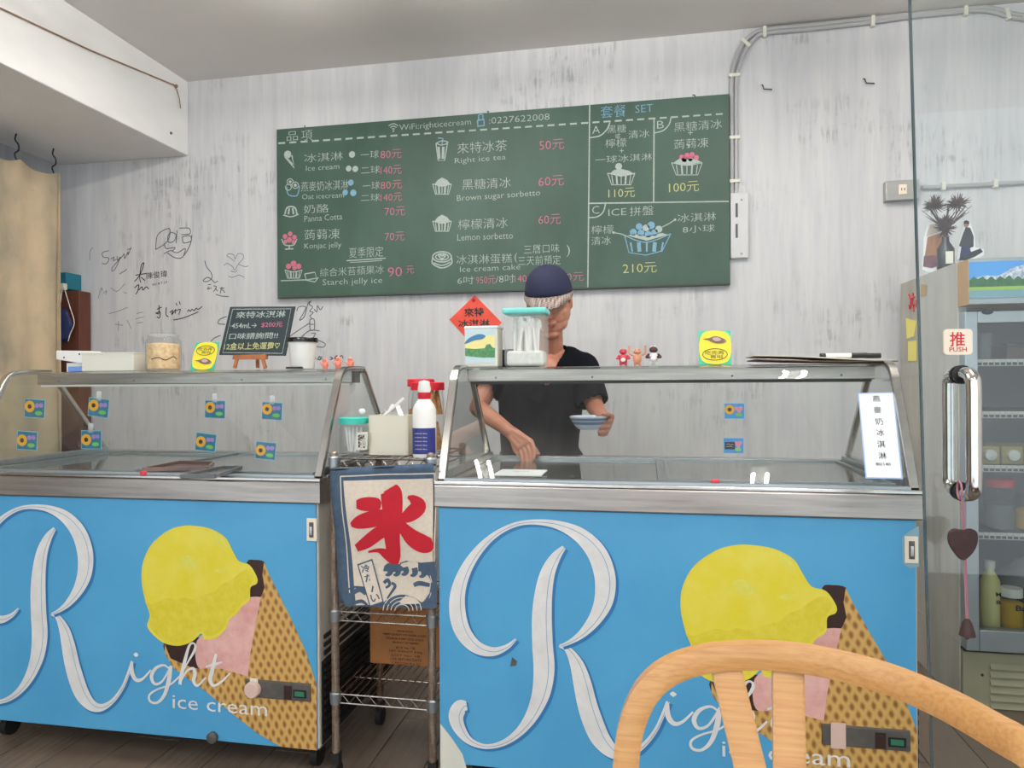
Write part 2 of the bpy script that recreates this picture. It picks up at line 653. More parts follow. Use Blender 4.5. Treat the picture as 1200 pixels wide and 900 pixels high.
def pr(mb, pts, y, wpx, th=0.0, n=6, closed=False, smooth=True):
    """ribbon from surveyed pixels (px, py[, width px]) on plane y"""
    q = []
    for p in pts:
        c = P(p[0], p[1], y)
        wv = p[2] if len(p) > 2 else wpx
        s_ = (P(p[0] + 1, p[1], y) - c).length
        q.append((c.x, c.z, wv * s_))
    mb.ribbon(q, y, th, n, closed, smooth)

def ppoly(mb, pts, y, th=0.0005, curve=0):
    q = [(P(a, b, y).x, P(a, b, y).z) for a, b in pts]
    if curve:
        q = catmull(q, curve, True)
    mb.prism(q, y, th)

def disc(mb, px, py, rpx, y, th=0.0005, sy=1.0, n=16):
    c = P(px, py, y)
    r = (P(px + rpx, py, y) - c).length
    mb.prism([(c.x + r * math.cos(2 * PI * i / n), c.z + r * sy * math.sin(2 * PI * i / n)) for i in range(n)], y, th)

# ================================================================== THE ROOM
YW = 3.70
ZC = 3.015
wall_back = struct('wall_back', MB().box(-4.7, 2.9, YW, YW + 0.15, 0, ZC), 'wall')
struct('wall_left', MB().box(-4.85, -4.7, -1.6, YW + 0.15, 0, ZC), 'dark_wall')
struct('wall_right', MB().box(2.9, 3.05, -1.6, YW + 0.15, 0, ZC), 'beam')
struct('ceiling', MB().box(-4.85, 3.05, -1.6, YW + 0.15, ZC, ZC + 0.12), 'ceiling')
struct('trim_1', MB().box(-3.465, -2.60, -1.6, YW, 2.584, ZC), 'beam', bevel=0.006)
floor = struct('floor', MB().box(-4.85, 3.05, -1.6, YW + 0.15, -0.1, -0.006), 'subfloor')
pm = None
for ix in range(-20, 16):
    for iy in range(0, 4):
        x0 = ix * 0.18
        y0 = 1.0 + iy * 0.92 - (ix % 3) * 0.3
        if y0 > YW - .03:
            continue
        if pm is None:
            pm = MB().box(0.0015, 0.1785, 0.0015, 0.9185, -0.006, 0.0).build('plank', 'plank', floor, bevel=0.0012)
            pm.location = (x0, y0, 0)
        else:
            c = pm.copy()
            COL.objects.link(c)
            c.location = (x0, y0, 0)
            c.scale.y = min(1.0, (YW - y0) / 0.92)
MATS_end = None

# scribbled signatures on the wall
yS = YW - 0.0012
def sig(strokes, mat, wpx=1.0, label=None):
    mb = MB()
    for s_ in strokes:
        pr(mb, s_, yS, wpx)
    return mb.build('handwriting', mat, wall_back, label=label)
def Z7(pts, x0=100, y0=250, k_=4.0):
    return [(x0 + a / k_, y0 + b / k_) for a, b in pts]
sig([Z7([(330, 170), (340, 100), (395, 72), (385, 130), (330, 170)]), Z7([(385, 110), (400, 90), (425, 100), (415, 130), (390, 135), (385, 110)]),
     Z7([(430, 80), (425, 140)]), Z7([(440, 70), (485, 70), (490, 95), (450, 100)]), Z7([(455, 110), (490, 105), (495, 130), (460, 138), (455, 110)]),
     Z7([(500, 100), (490, 150), (455, 205), (420, 208), (385, 185)]), Z7([(370, 145), (380, 165), (420, 160), (410, 175)]),
     Z7([(368, 190), (400, 175), (430, 185), (468, 165), (462, 195)])], 'ink_soft', 0.9, 'boxed cartoon signature in black pen')
sig([Z7([(110, 175), (80, 185), (85, 205), (110, 210), (100, 235), (78, 235)]), Z7([(118, 215), (135, 205), (130, 222), (145, 215)]),
     Z7([(150, 200), (150, 220), (165, 205), (140, 260), (125, 270), (130, 250), (175, 200)]), Z7([(175, 200), (182, 190), (185, 212), (200, 180), (200, 195), (215, 158)]),
     Z7([(195, 170), (215, 165)]), Z7([(160, 285), (175, 275), (185, 270), (195, 260)])], 'ink_soft', 0.8, 'grey joined-up signature')
sig([Z7([(230, 320), (255, 290), (275, 235), (262, 245), (255, 300), (260, 325)]), Z7([(235, 290), (285, 282)]), Z7([(262, 300), (280, 315)]),
     Z7([(230, 350), (250, 335), (245, 365), (235, 380)]), Z7([(250, 360), (265, 345), (270, 360), (285, 345), (298, 355)])], 'ink', 1.0)
mb = MB()
ptext(mb, '陳俊瑋', 171.5, 196, 322, 8, yS, rot=R(4))
ptext(mb, '2018.7.23', 178, 196, 332, 2.5, yS, rot=R(8))
mb.build('handwriting', 'ink', wall_back)
sig([Z7([(335, 450), (358, 440)]), Z7([(345, 430), (345, 470), (330, 465)]), Z7([(330, 470), (350, 462), (348, 490), (335, 485)]),
     Z7([(380, 440), (378, 475), (390, 485)]), Z7([(395, 465), (410, 455), (405, 475), (425, 450), (420, 470)]), Z7([(430, 455), (445, 450), (438, 475)]),
     Z7([(425, 420), (430, 432)]), Z7([(440, 412), (445, 428)]), Z7([(412, 500), (460, 490), (530, 462)]),
     Z7([(478, 462), (485, 452), (492, 460), (500, 450), (510, 456), (520, 445), (530, 450), (548, 436)])], 'ink', 1.0, 'black signature underlined with a long stroke')
sig([Z7([(560, 222), (568, 250), (590, 280), (592, 305), (570, 320), (552, 315), (575, 300), (600, 318), (605, 325), (622, 318)]),
     Z7([(575, 335), (590, 333)]), Z7([(580, 345), (572, 355), (592, 350)]), Z7([(600, 340), (615, 345), (600, 368)]), Z7([(608, 350), (620, 365)]),
     Z7([(630, 352), (652, 350)]), Z7([(640, 345), (632, 375)]), Z7([(640, 355), (655, 372)]), Z7([(612, 380), (640, 388), (672, 390)])], 'ink_soft', 0.9)
sig([Z7([(700, 225), (680, 210), (665, 200), (672, 190), (695, 195), (702, 215), (715, 190), (738, 192), (740, 212), (720, 235), (700, 265), (690, 250), (665, 235), (650, 245)]),
     Z7([(720, 240), (750, 250), (765, 245)]), Z7([(680, 270), (700, 275), (712, 265)]), Z7([(672, 295), (690, 300), (720, 290), (745, 300)])], 'ink_pale', 0.9, 'faint looping signature like a heart')
sig([Z7([(60, 400), (75, 350), (80, 365)]), Z7([(85, 375), (100, 362), (95, 380)]), Z7([(120, 350), (150, 365), (185, 330)]), Z7([(180, 370), (195, 375)]),
     Z7([(110, 470), (150, 460), (200, 440)]), Z7([(140, 520), (175, 525)]), Z7([(155, 505), (155, 550)]), Z7([(195, 500), (215, 540)]), Z7([(240, 470), (270, 462)]),
     Z7([(235, 495), (275, 485)]), Z7([(240, 515), (270, 510)]), Z7([(20, 220), (22, 180), (35, 160)])], 'ink_pale', 0.8, 'faded pencil signatures')
def Z6(pts):
    return [(225 + a / 6.154, 350 + b / 6.154) for a, b in pts]
sig([Z6([(860, 15), (845, 40), (870, 60), (850, 90), (875, 100), (850, 125), (865, 140)]), Z6([(755, 90), (770, 60), (820, 60), (800, 110), (775, 155), (810, 130), (835, 40), (850, 20)]),
     Z6([(880, 75), (900, 95), (905, 50), (925, 80), (945, 55)]), Z6([(850, 150), (880, 150), (882, 220), (852, 222), (850, 150)]), Z6([(852, 185), (880, 185)]),
     Z6([(700, 275), (780, 220), (850, 175)]), Z6([(790, 275), (850, 230), (920, 232)]), Z6([(860, 250), (890, 250), (875, 280)]),
     Z6([(900, 295), (960, 325), (945, 350), (895, 345)]), Z6([(250, 128), (200, 150), (190, 180), (240, 185)]), Z6([(205, 265), (160, 285), (135, 310)])], 'ink_soft', 1.0, 'tall black signature beside the small blackboard')
sig([Z6([(885, 420), (895, 435)]), Z6([(905, 440), (920, 415), (925, 440), (905, 438)]), Z6([(935, 415), (935, 440)]), Z6([(995, 420), (1015, 430), (995, 440)]),
     Z6([(1025, 435), (1045, 410), (1048, 438)]), Z6([(1060, 425), (1080, 410), (1090, 430)])], 'ink', 1.0)

# ------------------------------------------------------------------ chalkboard menu
YB = YW - 0.035
yb = YB - 0.0012
bc = [P(324, 152, YB), P(854.5, 109.4, YB), P(853.3, 334, YB), P(325, 346.8, YB)]
x0, x1 = bc[0].x, bc[1].x
zt, zb_ = (bc[0].z + bc[1].z) / 2, (bc[2].z + bc[3].z) / 2
board = thing('chalkboard', 'large dark green chalkboard menu hanging on the grey wall', 'chalkboard', (x0, YW, zb_))
MB().box(x0, x1, YB, YW - 0.006, zb_, zt).build('board_panel', 'board_green', board, bevel=0.002)
MB().box(x0, x1, YB - 0.001, YW - 0.004, zb_ - 0.006, zb_).build('bottom_edge', 'board_edge', board)
for px, py in ((358, 147), (573, 128), (815, 110)):
    c = P(px, py, YW - 0.02)
    MB().tube([(c.x - .012, YW - 0.006, zt + .02), (c.x - .004, YW - 0.02, zt + .012), (c.x, YW - 0.03, zt - .004)], 0.003, 6).build('hook', 'metal_dark', board)

WT = [('品', 336, 349, 159.5, 11), ('項', 353, 366, 158.5, 12), ('WiFi:righticecream', 468, 552, 147, 9), (':0227622008', 573, 644, 139, 7.5),
      ('冰淇淋', 356.7, 401.7, 184, 10), ('Ice cream', 358.6, 397.5, 196, 6), ('一球', 422.5, 444, 181, 9), ('二球', 423, 445, 199, 9),
      ('燕麥奶冰淇淋', 353, 408, 217.5, 11.5), ('一球', 425, 445, 217.5, 9), ('Oat icecream', 354, 403, 229.5, 6), ('二球', 423, 445, 231.5, 8.5),
      ('奶酪', 356, 385, 244.5, 10), ('Panna Cotta', 356.7, 401, 255, 7), ('蒟蒻凍', 356.7, 398, 274.5, 12), ('Konjac jelly', 356.7, 400, 288.5, 8.5),
      ('夏季限定', 409, 449, 295.5, 12), ('綜合米苔蘋果冰', 375, 450, 317.5, 10), ('Starch jelly ice', 378, 448, 330.5, 9),
      ('來特冰茶', 536, 594, 172, 13), ('Right ice tea', 533, 592.5, 187, 8), ('黑糖清冰', 541.7, 598.6, 215, 12), ('Brown sugar sorbetto', 535.5, 633, 230, 9),
      ('檸檬清冰', 537, 595, 262, 12), ('Lemon sorbetto', 536, 601, 277, 7.5), ('冰淇淋蛋糕', 535, 600, 303.5, 11), ('(', 603, 606, 302, 12),
      ('三層口味', 614, 655.5, 291.5, 10.5), ('三天前預定', 607, 657, 305, 11), (')', 664, 668, 294, 14), ('Ice cream cake', 539, 609.7, 314, 6.5),
      ('6吋', 536, 555.5, 328.5, 9), ('/8吋', 581, 603, 326.5, 10), ('黑糖', 712, 733.5, 151, 9.5), ('或', 721, 727, 159.5, 6), ('檸檬', 709.5, 734, 167.5, 10),
      ('清冰', 736.5, 761, 157, 9.5), ('+', 726, 731, 176.5, 5), ('一球冰淇淋', 697.5, 764, 185.5, 8.5), ('黑糖清冰', 790, 846, 147, 11), ('+', 806, 812, 155.5, 5.5),
      ('蒟蒻凍', 790, 830, 168, 11.5), ('ICE', 713, 734, 248.5, 8), ('拼盤', 738, 766, 247, 11), ('檸檬', 693, 719, 269, 10), ('清冰', 693, 716, 282, 10),
      ('冰淇淋', 794, 839, 254.5, 10), ('8小球', 800, 837.5, 268, 8.5), ('A', 694, 703, 152, 9), ('B', 770, 778, 146, 9), ('C', 694, 702, 246, 9)]
PT = [('80元', 446, 470.5, 180.5, 10.5), ('140元', 446, 470.5, 199, 10.5), ('80元', 446, 471, 216.5, 10), ('140元', 446, 471, 231, 9.5), ('70元', 451, 474.5, 247.5, 10.5),
      ('70元', 451, 474, 277, 10.5), ('90', 454.5, 471, 318.5, 11), ('元', 476, 485, 316, 9), ('50元', 632, 661, 169.5, 12), ('60元', 631, 660.5, 212, 12),
      ('60元', 631, 657, 257, 11.5), ('950元', 558, 580.5, 328, 9.5), ('1400元', 603, 634, 326, 9.5), ('600元', 650, 684, 324.5, 10)]
YT = [('110元', 713, 744, 226, 11), ('100元', 784, 819, 219, 12), ('210元', 730, 769.5, 314, 12)]
BT = [('套餐', 704, 733.5, 130.5, 14), ('SET', 744.5, 765.3, 127, 9)]
for L_, mt in ((WT, 'chalk_white'), (PT, 'chalk_pink'), (YT, 'chalk_yellow'), (BT, 'chalk_blue')):
    for s_, a, b, yc, h in L_:
        mb = MB()
        ptext(mb, s_, a, b, yc, h, yb, off=-0.010, rot=R(random.uniform(-.6, 1.0)))
        mb.build('chalk_lettering', mt, board, kind='stuff')
mb = MB()
n_ = 40
for i in range(n_):
    a = 326 + (852 - 326) * i / n_
    b = a + (852 - 326) / n_ * 0.62
    f_ = lambda x: 168 + (133 - 168) * (x - 325) / (853 - 325)
    pr(mb, [(a, f_(a)), (b, f_(b))], yb, 2.0, smooth=False)
mb.build('dashed_chalk_line', 'chalk_white', board, kind='stuff')
mb = MB()
pr(mb, [(691, 123), (690, 230), (688.8, 337)], yb, 1.5)
pr(mb, [(766.5, 138), (766, 237)], yb, 1.6)
pr(mb, [(689, 238.3), (770, 237.2), (854, 236)], yb, 1.6)
pr(mb, [(691.7, 161.3), (703, 159), (711, 152), (714.8, 143.4)], yb, 1.4)
pr(mb, [(766.8, 155.9), (777, 153), (784, 146), (786.4, 137.7)], yb, 1.4)
pr(mb, [(689.6, 255), (700, 254), (707, 248), (709.6, 238.5)], yb, 1.4)
pr(mb, [(406, 305.5), (430, 304), (452, 302.5)], yb, 1.2)
pr(mb, [(410, 307.5), (430, 306.5), (448, 305)], yb, 0.8)
pr(mb, [(718, 272.5), (727, 274), (735, 277)], yb, 1.1)
pr(mb, [(776, 266), (784, 262), (791, 257.5)], yb, 1.1)
disc(mb, 719, 272.5, 1.5, yb)
disc(mb, 791, 257.5, 1.5, yb)
for r_ in (2, 4.5, 7):
    pr(mb, [(461 - r_ * .8, 153 - r_ * .8), (461, 153 - r_ * 1.15), (461 + r_ * .8, 153 - r_ * .8)], yb, 1.1)
disc(mb, 461, 153.5, 1.0, yb)
mb.build('chalk_ruling', 'chalk_white', board, kind='stuff')

def icup(mb, px, py, wd, h, y=yb):
    """fluted paper cup drawing: rim and pleats"""
    pr(mb, [(px - wd / 2, py - h * .3), (px - wd * .35, py + h * .5), (px + wd * .35, py + h * .5), (px + wd / 2, py - h * .3)], y, 1.0, smooth=False)
    pr(mb, [(px - wd / 2, py - h * .3), (px, py - h * .12), (px + wd / 2, py - h * .3)], y, 1.0)
    for i in range(5):
        t = -0.3 + 0.15 * i
        pr(mb, [(px + wd * t * 1.15, py - h * .15), (px + wd * t, py + h * .45)], y, 2.0 if i % 2 else 1.0, smooth=False)
def drawing(items, mat='chalk_white'):
    mb = MB()
    for f in items:
        f(mb)
    return mb.build('chalk_drawing', mat, board, kind='stuff')
def D(px, py, r_, sy=1.0):
    return lambda mb: disc(mb, px, py, r_, yb, sy=sy)
def Lr(pts, wv=1.0, **k_):
    return lambda mb: pr(mb, pts, yb, wv, **k_)
def ring(px, py, r_, sy=1.0, wv=0.9):
    return lambda mb: pr(mb, [(px + r_ * math.cos(2 * PI * i / 10), py + r_ * sy * math.sin(2 * PI * i / 10)) for i in range(10)], yb, wv, closed=True, n=3)
drawing([D(337, 181, 4.2), Lr([(334, 184), (345, 197), (342, 182)], 1.6, smooth=False), Lr([(336, 185), (343, 193)], 1.8)])
drawing([D(412.5, 181, 3.6)]); drawing([D(408.5, 197.5, 3.2), D(416.3, 198, 3.4)])
drawing([D(411, 214, 3.4), D(404.5, 225.5, 3.2), D(414, 226, 3.6), Lr([(336, 219), (338, 228), (348, 229), (351, 218)], 1.2)], 'chalk_blue')
drawing([ring(340, 213, 3.5), ring(346, 217, 3.8), ring(338, 219.5, 3.4), D(340, 213, 1.6), D(346, 217, 1.8)])
drawing([Lr([(332, 252), (341, 254), (350, 251)], 1.2), Lr([(334, 251), (336, 244), (341, 242), (346, 244), (348, 251)], 1.6), Lr([(339, 244), (338, 251)], 2), Lr([(343, 244), (344, 251)], 2)])
drawing([Lr([(330, 280), (334, 287), (344, 287), (348, 280)], 1.2), Lr([(339, 287), (339, 291)], 1.4), Lr([(334, 292), (344, 291.5)], 1.3)])
drawing([D(334, 277, 2.6), D(340, 274, 2.6), D(345, 278, 2.6), D(339, 281, 3), D(334.5, 283, 2.2), D(344, 283.5, 2.2)], 'chalk_pink')
drawing([lambda m_: icup(m_, 344, 320, 20, 12), Lr([(329, 329), (358, 328), (369, 330.5), (373, 325)], 1.2, smooth=False), Lr([(357, 321), (369, 319), (371, 326), (359, 328), (357, 321)], 1.2, smooth=False)])
drawing([D(338, 312, 3), D(344, 309, 3.4), D(350, 312, 3), D(345, 314, 2.5)], 'chalk_pink')
drawing([Lr([(511, 168), (513.5, 188), (521, 188), (524.5, 167)], 1.3, smooth=False), Lr([(511, 168), (518, 170), (525, 167), (518, 165), (511, 168)], 1.1), Lr([(514, 172), (515, 186)], 2.6), Lr([(519.5, 172), (519, 186)], 3)])
drawing([Lr([(518, 169), (519, 162.5), (513.5, 161.5)], 1.4, smooth=False), Lr([(559.5, 141), (567, 140), (567.5, 147), (560, 148), (559.5, 141)], 1.8, smooth=False), Lr([(561, 140), (561, 135), (565.5, 134.5), (566, 140)], 1.3)], 'chalk_blue')
for cy in (220, 263.5):
    drawing([lambda m_, c_=cy: icup(m_, 518, c_, 22, 15), lambda m_, c_=cy: ppoly(m_, [(509, c_ - 4), (513, c_ - 9), (518, c_ - 12), (524, c_ - 9), (528, c_ - 4), (518, c_ - 2)], yb)])
drawing([ring(518, 301, 11, 0.55, 1.4), ring(518, 301, 7.5, 0.5, 1.2), Lr([(507, 302), (507, 309), (518, 314), (529, 309), (529, 302)], 1.4), Lr([(508, 308), (518, 311), (528, 307)], 1.3),
         Lr([(518, 304), (514, 300), (516, 298), (518, 300), (520, 298), (522, 300), (518, 304)], 1.3), ring(518, 301, 3, 0.5, 1)])
drawing([lambda m_: icup(m_, 728, 208, 32, 17), D(725, 195, 4), lambda m_: ppoly(m_, [(714, 204), (720, 199), (728, 198), (737, 200), (743, 204), (728, 207)], yb)])
drawing([lambda m_: icup(m_, 805, 196, 36, 18), lambda m_: ppoly(m_, [(789, 191), (796, 186), (815, 186), (822, 190), (805, 194)], yb)])
drawing([D(799, 184, 3), D(805, 182, 3), D(811, 181, 3), D(802, 187, 3), D(809, 186, 3), D(816, 184.5, 3)], 'chalk_pink')
drawing([Lr([(732, 276), (737, 296), (757, 299), (776, 294), (786, 274)], 1.2, smooth=False), Lr([(732, 276), (757, 284), (786, 274)], 1.2)] + [Lr([(739 + i * 9.5, 284), (741 + i * 8.5, 295)], 4.5 if i % 2 else 2, smooth=False) for i in range(5)], 'chalk_blue')
drawing([D(749, 265.5, 4), D(763, 264, 4.5), D(742, 272, 4), D(751, 273, 4), D(759.5, 274.5, 4), D(767, 272.5, 4)], 'chalk_blue')
drawing([D(757, 267, 4), D(772, 268.5, 4.2), lambda m_: ppoly(m_, [(735, 276), (745, 274), (757, 277), (776, 273), (783, 275), (758, 282)], yb)])

# red diamond paper on the wall
yr = YW - 0.004
c0 = P(557, 346, yr)
dia = thing('paper_sign', 'red diamond paper with brushed black characters on the wall', 'paper sign', (c0.x, YW, c0.z - .2))
mb = MB(); ppoly(mb, [(556.5, 346), (588, 378), (557, 408), (526.5, 374.5)], yr, 0.002); mb.build('paper', 'red_paper', dia)
mb = MB()
ptext(mb, '來特', 544, 567, 366, 11, yr - .001, off=.02)
ptext(mb, '冰淇淋', 537, 574, 379, 9, yr - .001, off=.02)
mb.build('lettering', 'ink', dia)
mb = MB(); disc(mb, 555, 352, 2.2, yr - .001); mb.build('stamp', 'cloth_red', dia)

# conduit, wall boxes, hooks
con = thing('conduit_pipe', 'grey twin conduit climbing beside the chalkboard and along the ceiling', 'pipe', tuple(P(860, 230, YW)))
def cpath(dx, dy, yy):
    pts = [(857.5 + dx, 228), (857.5 + dx, 160), (857.5 + dx, 95), (861 + dx, 73 + dy), (869 + dx, 53 + dy), (881 + dx * .6, 41 + dy), (897, 34.5 + dy), (950, 29.5 + dy), (1010, 23 + dy), (1067, 15.5 + dy), (1130, 9 + dy), (1152, 8 + dy), (1170, 11 + dy), (1186, 16 + dy), (1215, 20 + dy)]
    q = [tuple(P(a, b, yy)) for a, b in pts]
    return catmull([(a, yy, min(c, ZC - .012)) for a, b, c in q], 5)
MB().tube(cpath(0, 0, YW - .014), 0.011, 8).build('pipe', 'pipe', con, smooth=True)
MB().tube(cpath(5.5, 4.5, YW - .013), 0.010, 8).build('pipe', 'pipe', con, smooth=True)
for px, py, ang in ((860.5, 88, 0), (860.5, 161, 0), (860.5, 212, 0), (874, 50, 45), (896, 37, 90), (1023, 24.5, 90), (1132, 11.5, 90), (1181, 16, 75)):
    c = P(px, py, YW - .02)
    m_ = Matrix.Translation(c) @ Matrix.Rotation(R(ang), 4, 'Y')
    MB().box(-.026, .026, -.006, .018, -.008, .008, m_).build('clamp', 'off_white', con)
a, b = P(855, 228, YW), P(876.5, 303, YW)
wb = thing('junction_box', 'tall narrow white junction box on the wall right of the chalkboard', 'junction box', (a.x, YW, b.z))
MB().box(a.x, b.x, YW - .028, YW, b.z, a.z).build('cover', M('wall_white', (204, 204, 204), .5), wb, bevel=.003)
for z0, z1 in ((240, 256), (264, 280)):
    p_, q_ = P(861, z0, YW), P(863, z1, YW)
    MB().box(p_.x, q_.x + .003, YW - .031, YW - .027, q_.z, p_.z).build('slot', 'ink_soft', wb)
for zz in (234, 297):
    p_ = P(869, zz, YW - .028)
    MB().ball(p_, .006, (1, .5, 1), 10).build('screw', 'socket_steel', wb)
a, b = P(1037, 213, YW - .03), P(1076, 234, YW - .03)
sk = thing('socket_box', 'steel socket box on the wall above the fridge corner', 'socket', (a.x, YW, b.z))
MB().box(a.x, b.x, YW - .045, YW, b.z, a.z).build('housing', 'socket_steel', sk, bevel=.003)
p_ = P(1058, 222, YW - .047)
MB().box(p_.x - .018, p_.x + .018, YW - .051, YW - .044, p_.z - .024, p_.z + .024).build('outlet', 'cream_sign', sk, bevel=.003)
for dx in (-.006, .006):
    MB().box(p_.x + dx - .0015, p_.x + dx + .0015, YW - .0525, YW - .05, p_.z - .006, p_.z + .006).build('outlet_slot', 'ink', sk)
a, b = P(1080, 220, YW - .015), P(1240, 213, YW - .015)
lp = thing('wall_pipe', 'thin grey pipe running level on the wall above the fridge', 'pipe', (a.x, YW, a.z))
MB().tube([(a.x, YW - .015, a.z), (b.x, YW - .015, a.z)], .010, 8).build('pipe', 'pipe', lp, smooth=True)
for px in (1105, 1166):
    c = P(px, 219, YW - .015)
    MB().box(c.x - .008, c.x + .008, YW - .03, YW, a.z - .018, a.z + .018).build('clamp', 'off_white', lp)
for px, py, wh in ((893, 104, 'nearer the chalkboard'), (1012, 97, 'nearer the glass door')):
    c = P(px, py, YW)
    tag(MB().tube([(c.x, YW, c.z + .02), (c.x, YW - .02, c.z + .01), (c.x + .005, YW - .025, c.z - .012), (c.x + .045, YW - .012, c.z - .012)], .003, 6).build('wall_hook', 'metal_dark'),
        'small dark bent hook high on the wall, ' + wh, 'hook', 'bent hooks high on the wall')
# rope strung along the beam side
a = P(205, 101, -2.6, 0)
b = P(-40, -8, -2.6, 0)
rp = thing('rope', 'thin brown cord strung along the white beam', 'cord', (-2.6, a.y, a.z))
MB().tube([(-2.590, a.y, a.z), (-2.592, (a.y + b.y) / 2, (a.z + b.z) / 2 - .012), (-2.590, b.y, b.z)], .0035, 6).build('cord', 'rope', rp)
MB().tube([(-2.59, a.y - .03, a.z), (-2.588, a.y, a.z - .02), (-2.587, a.y + .02, a.z - .06), (-2.587, a.y + .03, a.z - .115)], .003, 6).build('loose_end', 'rope', rp)
MB().ball((-2.592, a.y, a.z), .010, n=10).build('knot', 'rope', rp)
p_ = P(200, 156, -2.6, 0)
MB().ball((-2.598, p_.y, p_.z), .008, n=8).build('nail', 'ink_soft', rp)

# ------------------------------------------------------------------ curtain, mask, cabinet at the left
cur = thing('curtain', 'tan cotton curtain hanging from hooks under the beam at the left edge', 'curtain', (-3.25, 2.6, .3))
def cfn(u, v):
    y = 1.2 + (3.45 - 1.2) * u
    z = .25 + (2.455 - .25) * v
    sag = 0.035 * abs(math.sin((3.45 - y) / .24 * PI)) if v > .9 else 0
    x = -3.25 + .007 * math.sin(y * 17) + .004 * math.sin(y * 41 + z) + .008 * math.sin(z * 3)
    return (x, y, z - sag * (v - .9) * 10)
MB().grid(cfn, 110, 20).build('cloth', 'curtain', cur, smooth=True, solid=.003)
MB().box(-3.27, -3.235, 3.447, 3.456, .25, 2.45).build('edge_hem', 'curtain', cur)
for y in (3.43, 3.19, 2.95, 2.71):
    MB().tube(catmull([(-3.25, y, 2.445), (-3.25, y - .012, 2.475), (-3.25, y + .012, 2.50), (-3.25, y + .012, 2.53), (-3.25, y - .008, 2.55), (-3.25, y, 2.584)], 4), .004, 6).build('hook', 'metal_dark', cur)

a = P(95.5, 341, 3.62)
cab = thing('wooden_cabinet', 'dark brown wooden cabinet between the curtain and the wall', 'cabinet', (-3.45, 3.5, 0))
MB().box(-3.62, a.x, 3.60, 3.69, 0.0, a.z).build('panel', 'brown_wood', cab, bevel=.004)
MB().box(-3.62, a.x + .0, 3.585, 3.60, 0.9, 0.93).build('ledge', 'brown_wood', cab)
# mask hanging
c = P(77, 372, 3.56)
mk = thing('face_mask', 'navy cloth face mask hanging by its white loops from a teal hook', 'mask', tuple(c))
mb = MB()
mb.grid(lambda u, v: (P(62 + u * 24 - abs(v - .5) * 16 * u, 358 + v * 42, 3.56).x, 3.56 - .02 * math.sin(PI * u), P(70, 360 + v * 40 + (u - .5) * 3, 3.56).z), 8, 8)
mb.build('mask_cloth', 'navy', mk, solid=.004, smooth=True)
q = [P(a_, b_, 3.55) for a_, b_ in ((80, 400), (82, 392), (87, 378), (82, 360), (76, 340), (74, 336), (72, 345), (70, 362))]
MB().tube(catmull([tuple(x) for x in q], 5), .0022, 6).build('ear_loop', 'white_plastic', mk)
a, b = P(64, 320, 3.60), P(80, 335, 3.60)
hk = thing('adhesive_hook', 'teal adhesive hook on the wall above the mask', 'hook', (a.x, 3.6, b.z))
MB().box(a.x, b.x, 3.585, YW, b.z - .02, a.z).build('plate', 'teal_blue', hk, bevel=.004)
p_ = P(75.5, 336, 3.575)
MB().box(p_.x - .012, p_.x + .012, 3.555, 3.585, p_.z - .02, p_.z + .018).build('peg', 'off_white', hk, bevel=.004)

# ================================================================== FREEZERS
YF, YBK, ZB, ZS, ZT = 2.08, 2.78, 0.10, 0.878, 0.958
PROF = [(2.100, .958), (2.165, 1.105), (2.228, 1.232), (2.248, 1.270), (2.278, 1.295), (2.325, 1.306), (2.45, 1.308)]
def L1(pts, dx):
    """points measured on the left freezer's front (crop coordinates) -> world x, z shifted by dx"""
    out = []
    for p in pts:
        c = P(p[0] / 2.6475, 560 + p[1] / 2.6475, YF)
        s_ = (P(p[0] / 2.6475 + 1, 700, YF) - P(p[0] / 2.6475, 700, YF)).length / 2.6475
        out.append((c.x + dx, c.z) + ((p[2] * s_,) if len(p) > 2 else ()))
    return out
def R1(pts, dx):
    out = []
    for p in pts:
        c = P(500 + p[0] / 2.8133, 580 + p[1] / 2.8133, YF)
        s_ = (P(601, 700, YF) - P(600, 700, YF)).length / 2.8133
        out.append((c.x + dx, c.z) + ((p[2] * s_,) if len(p) > 2 else ()))
    return out

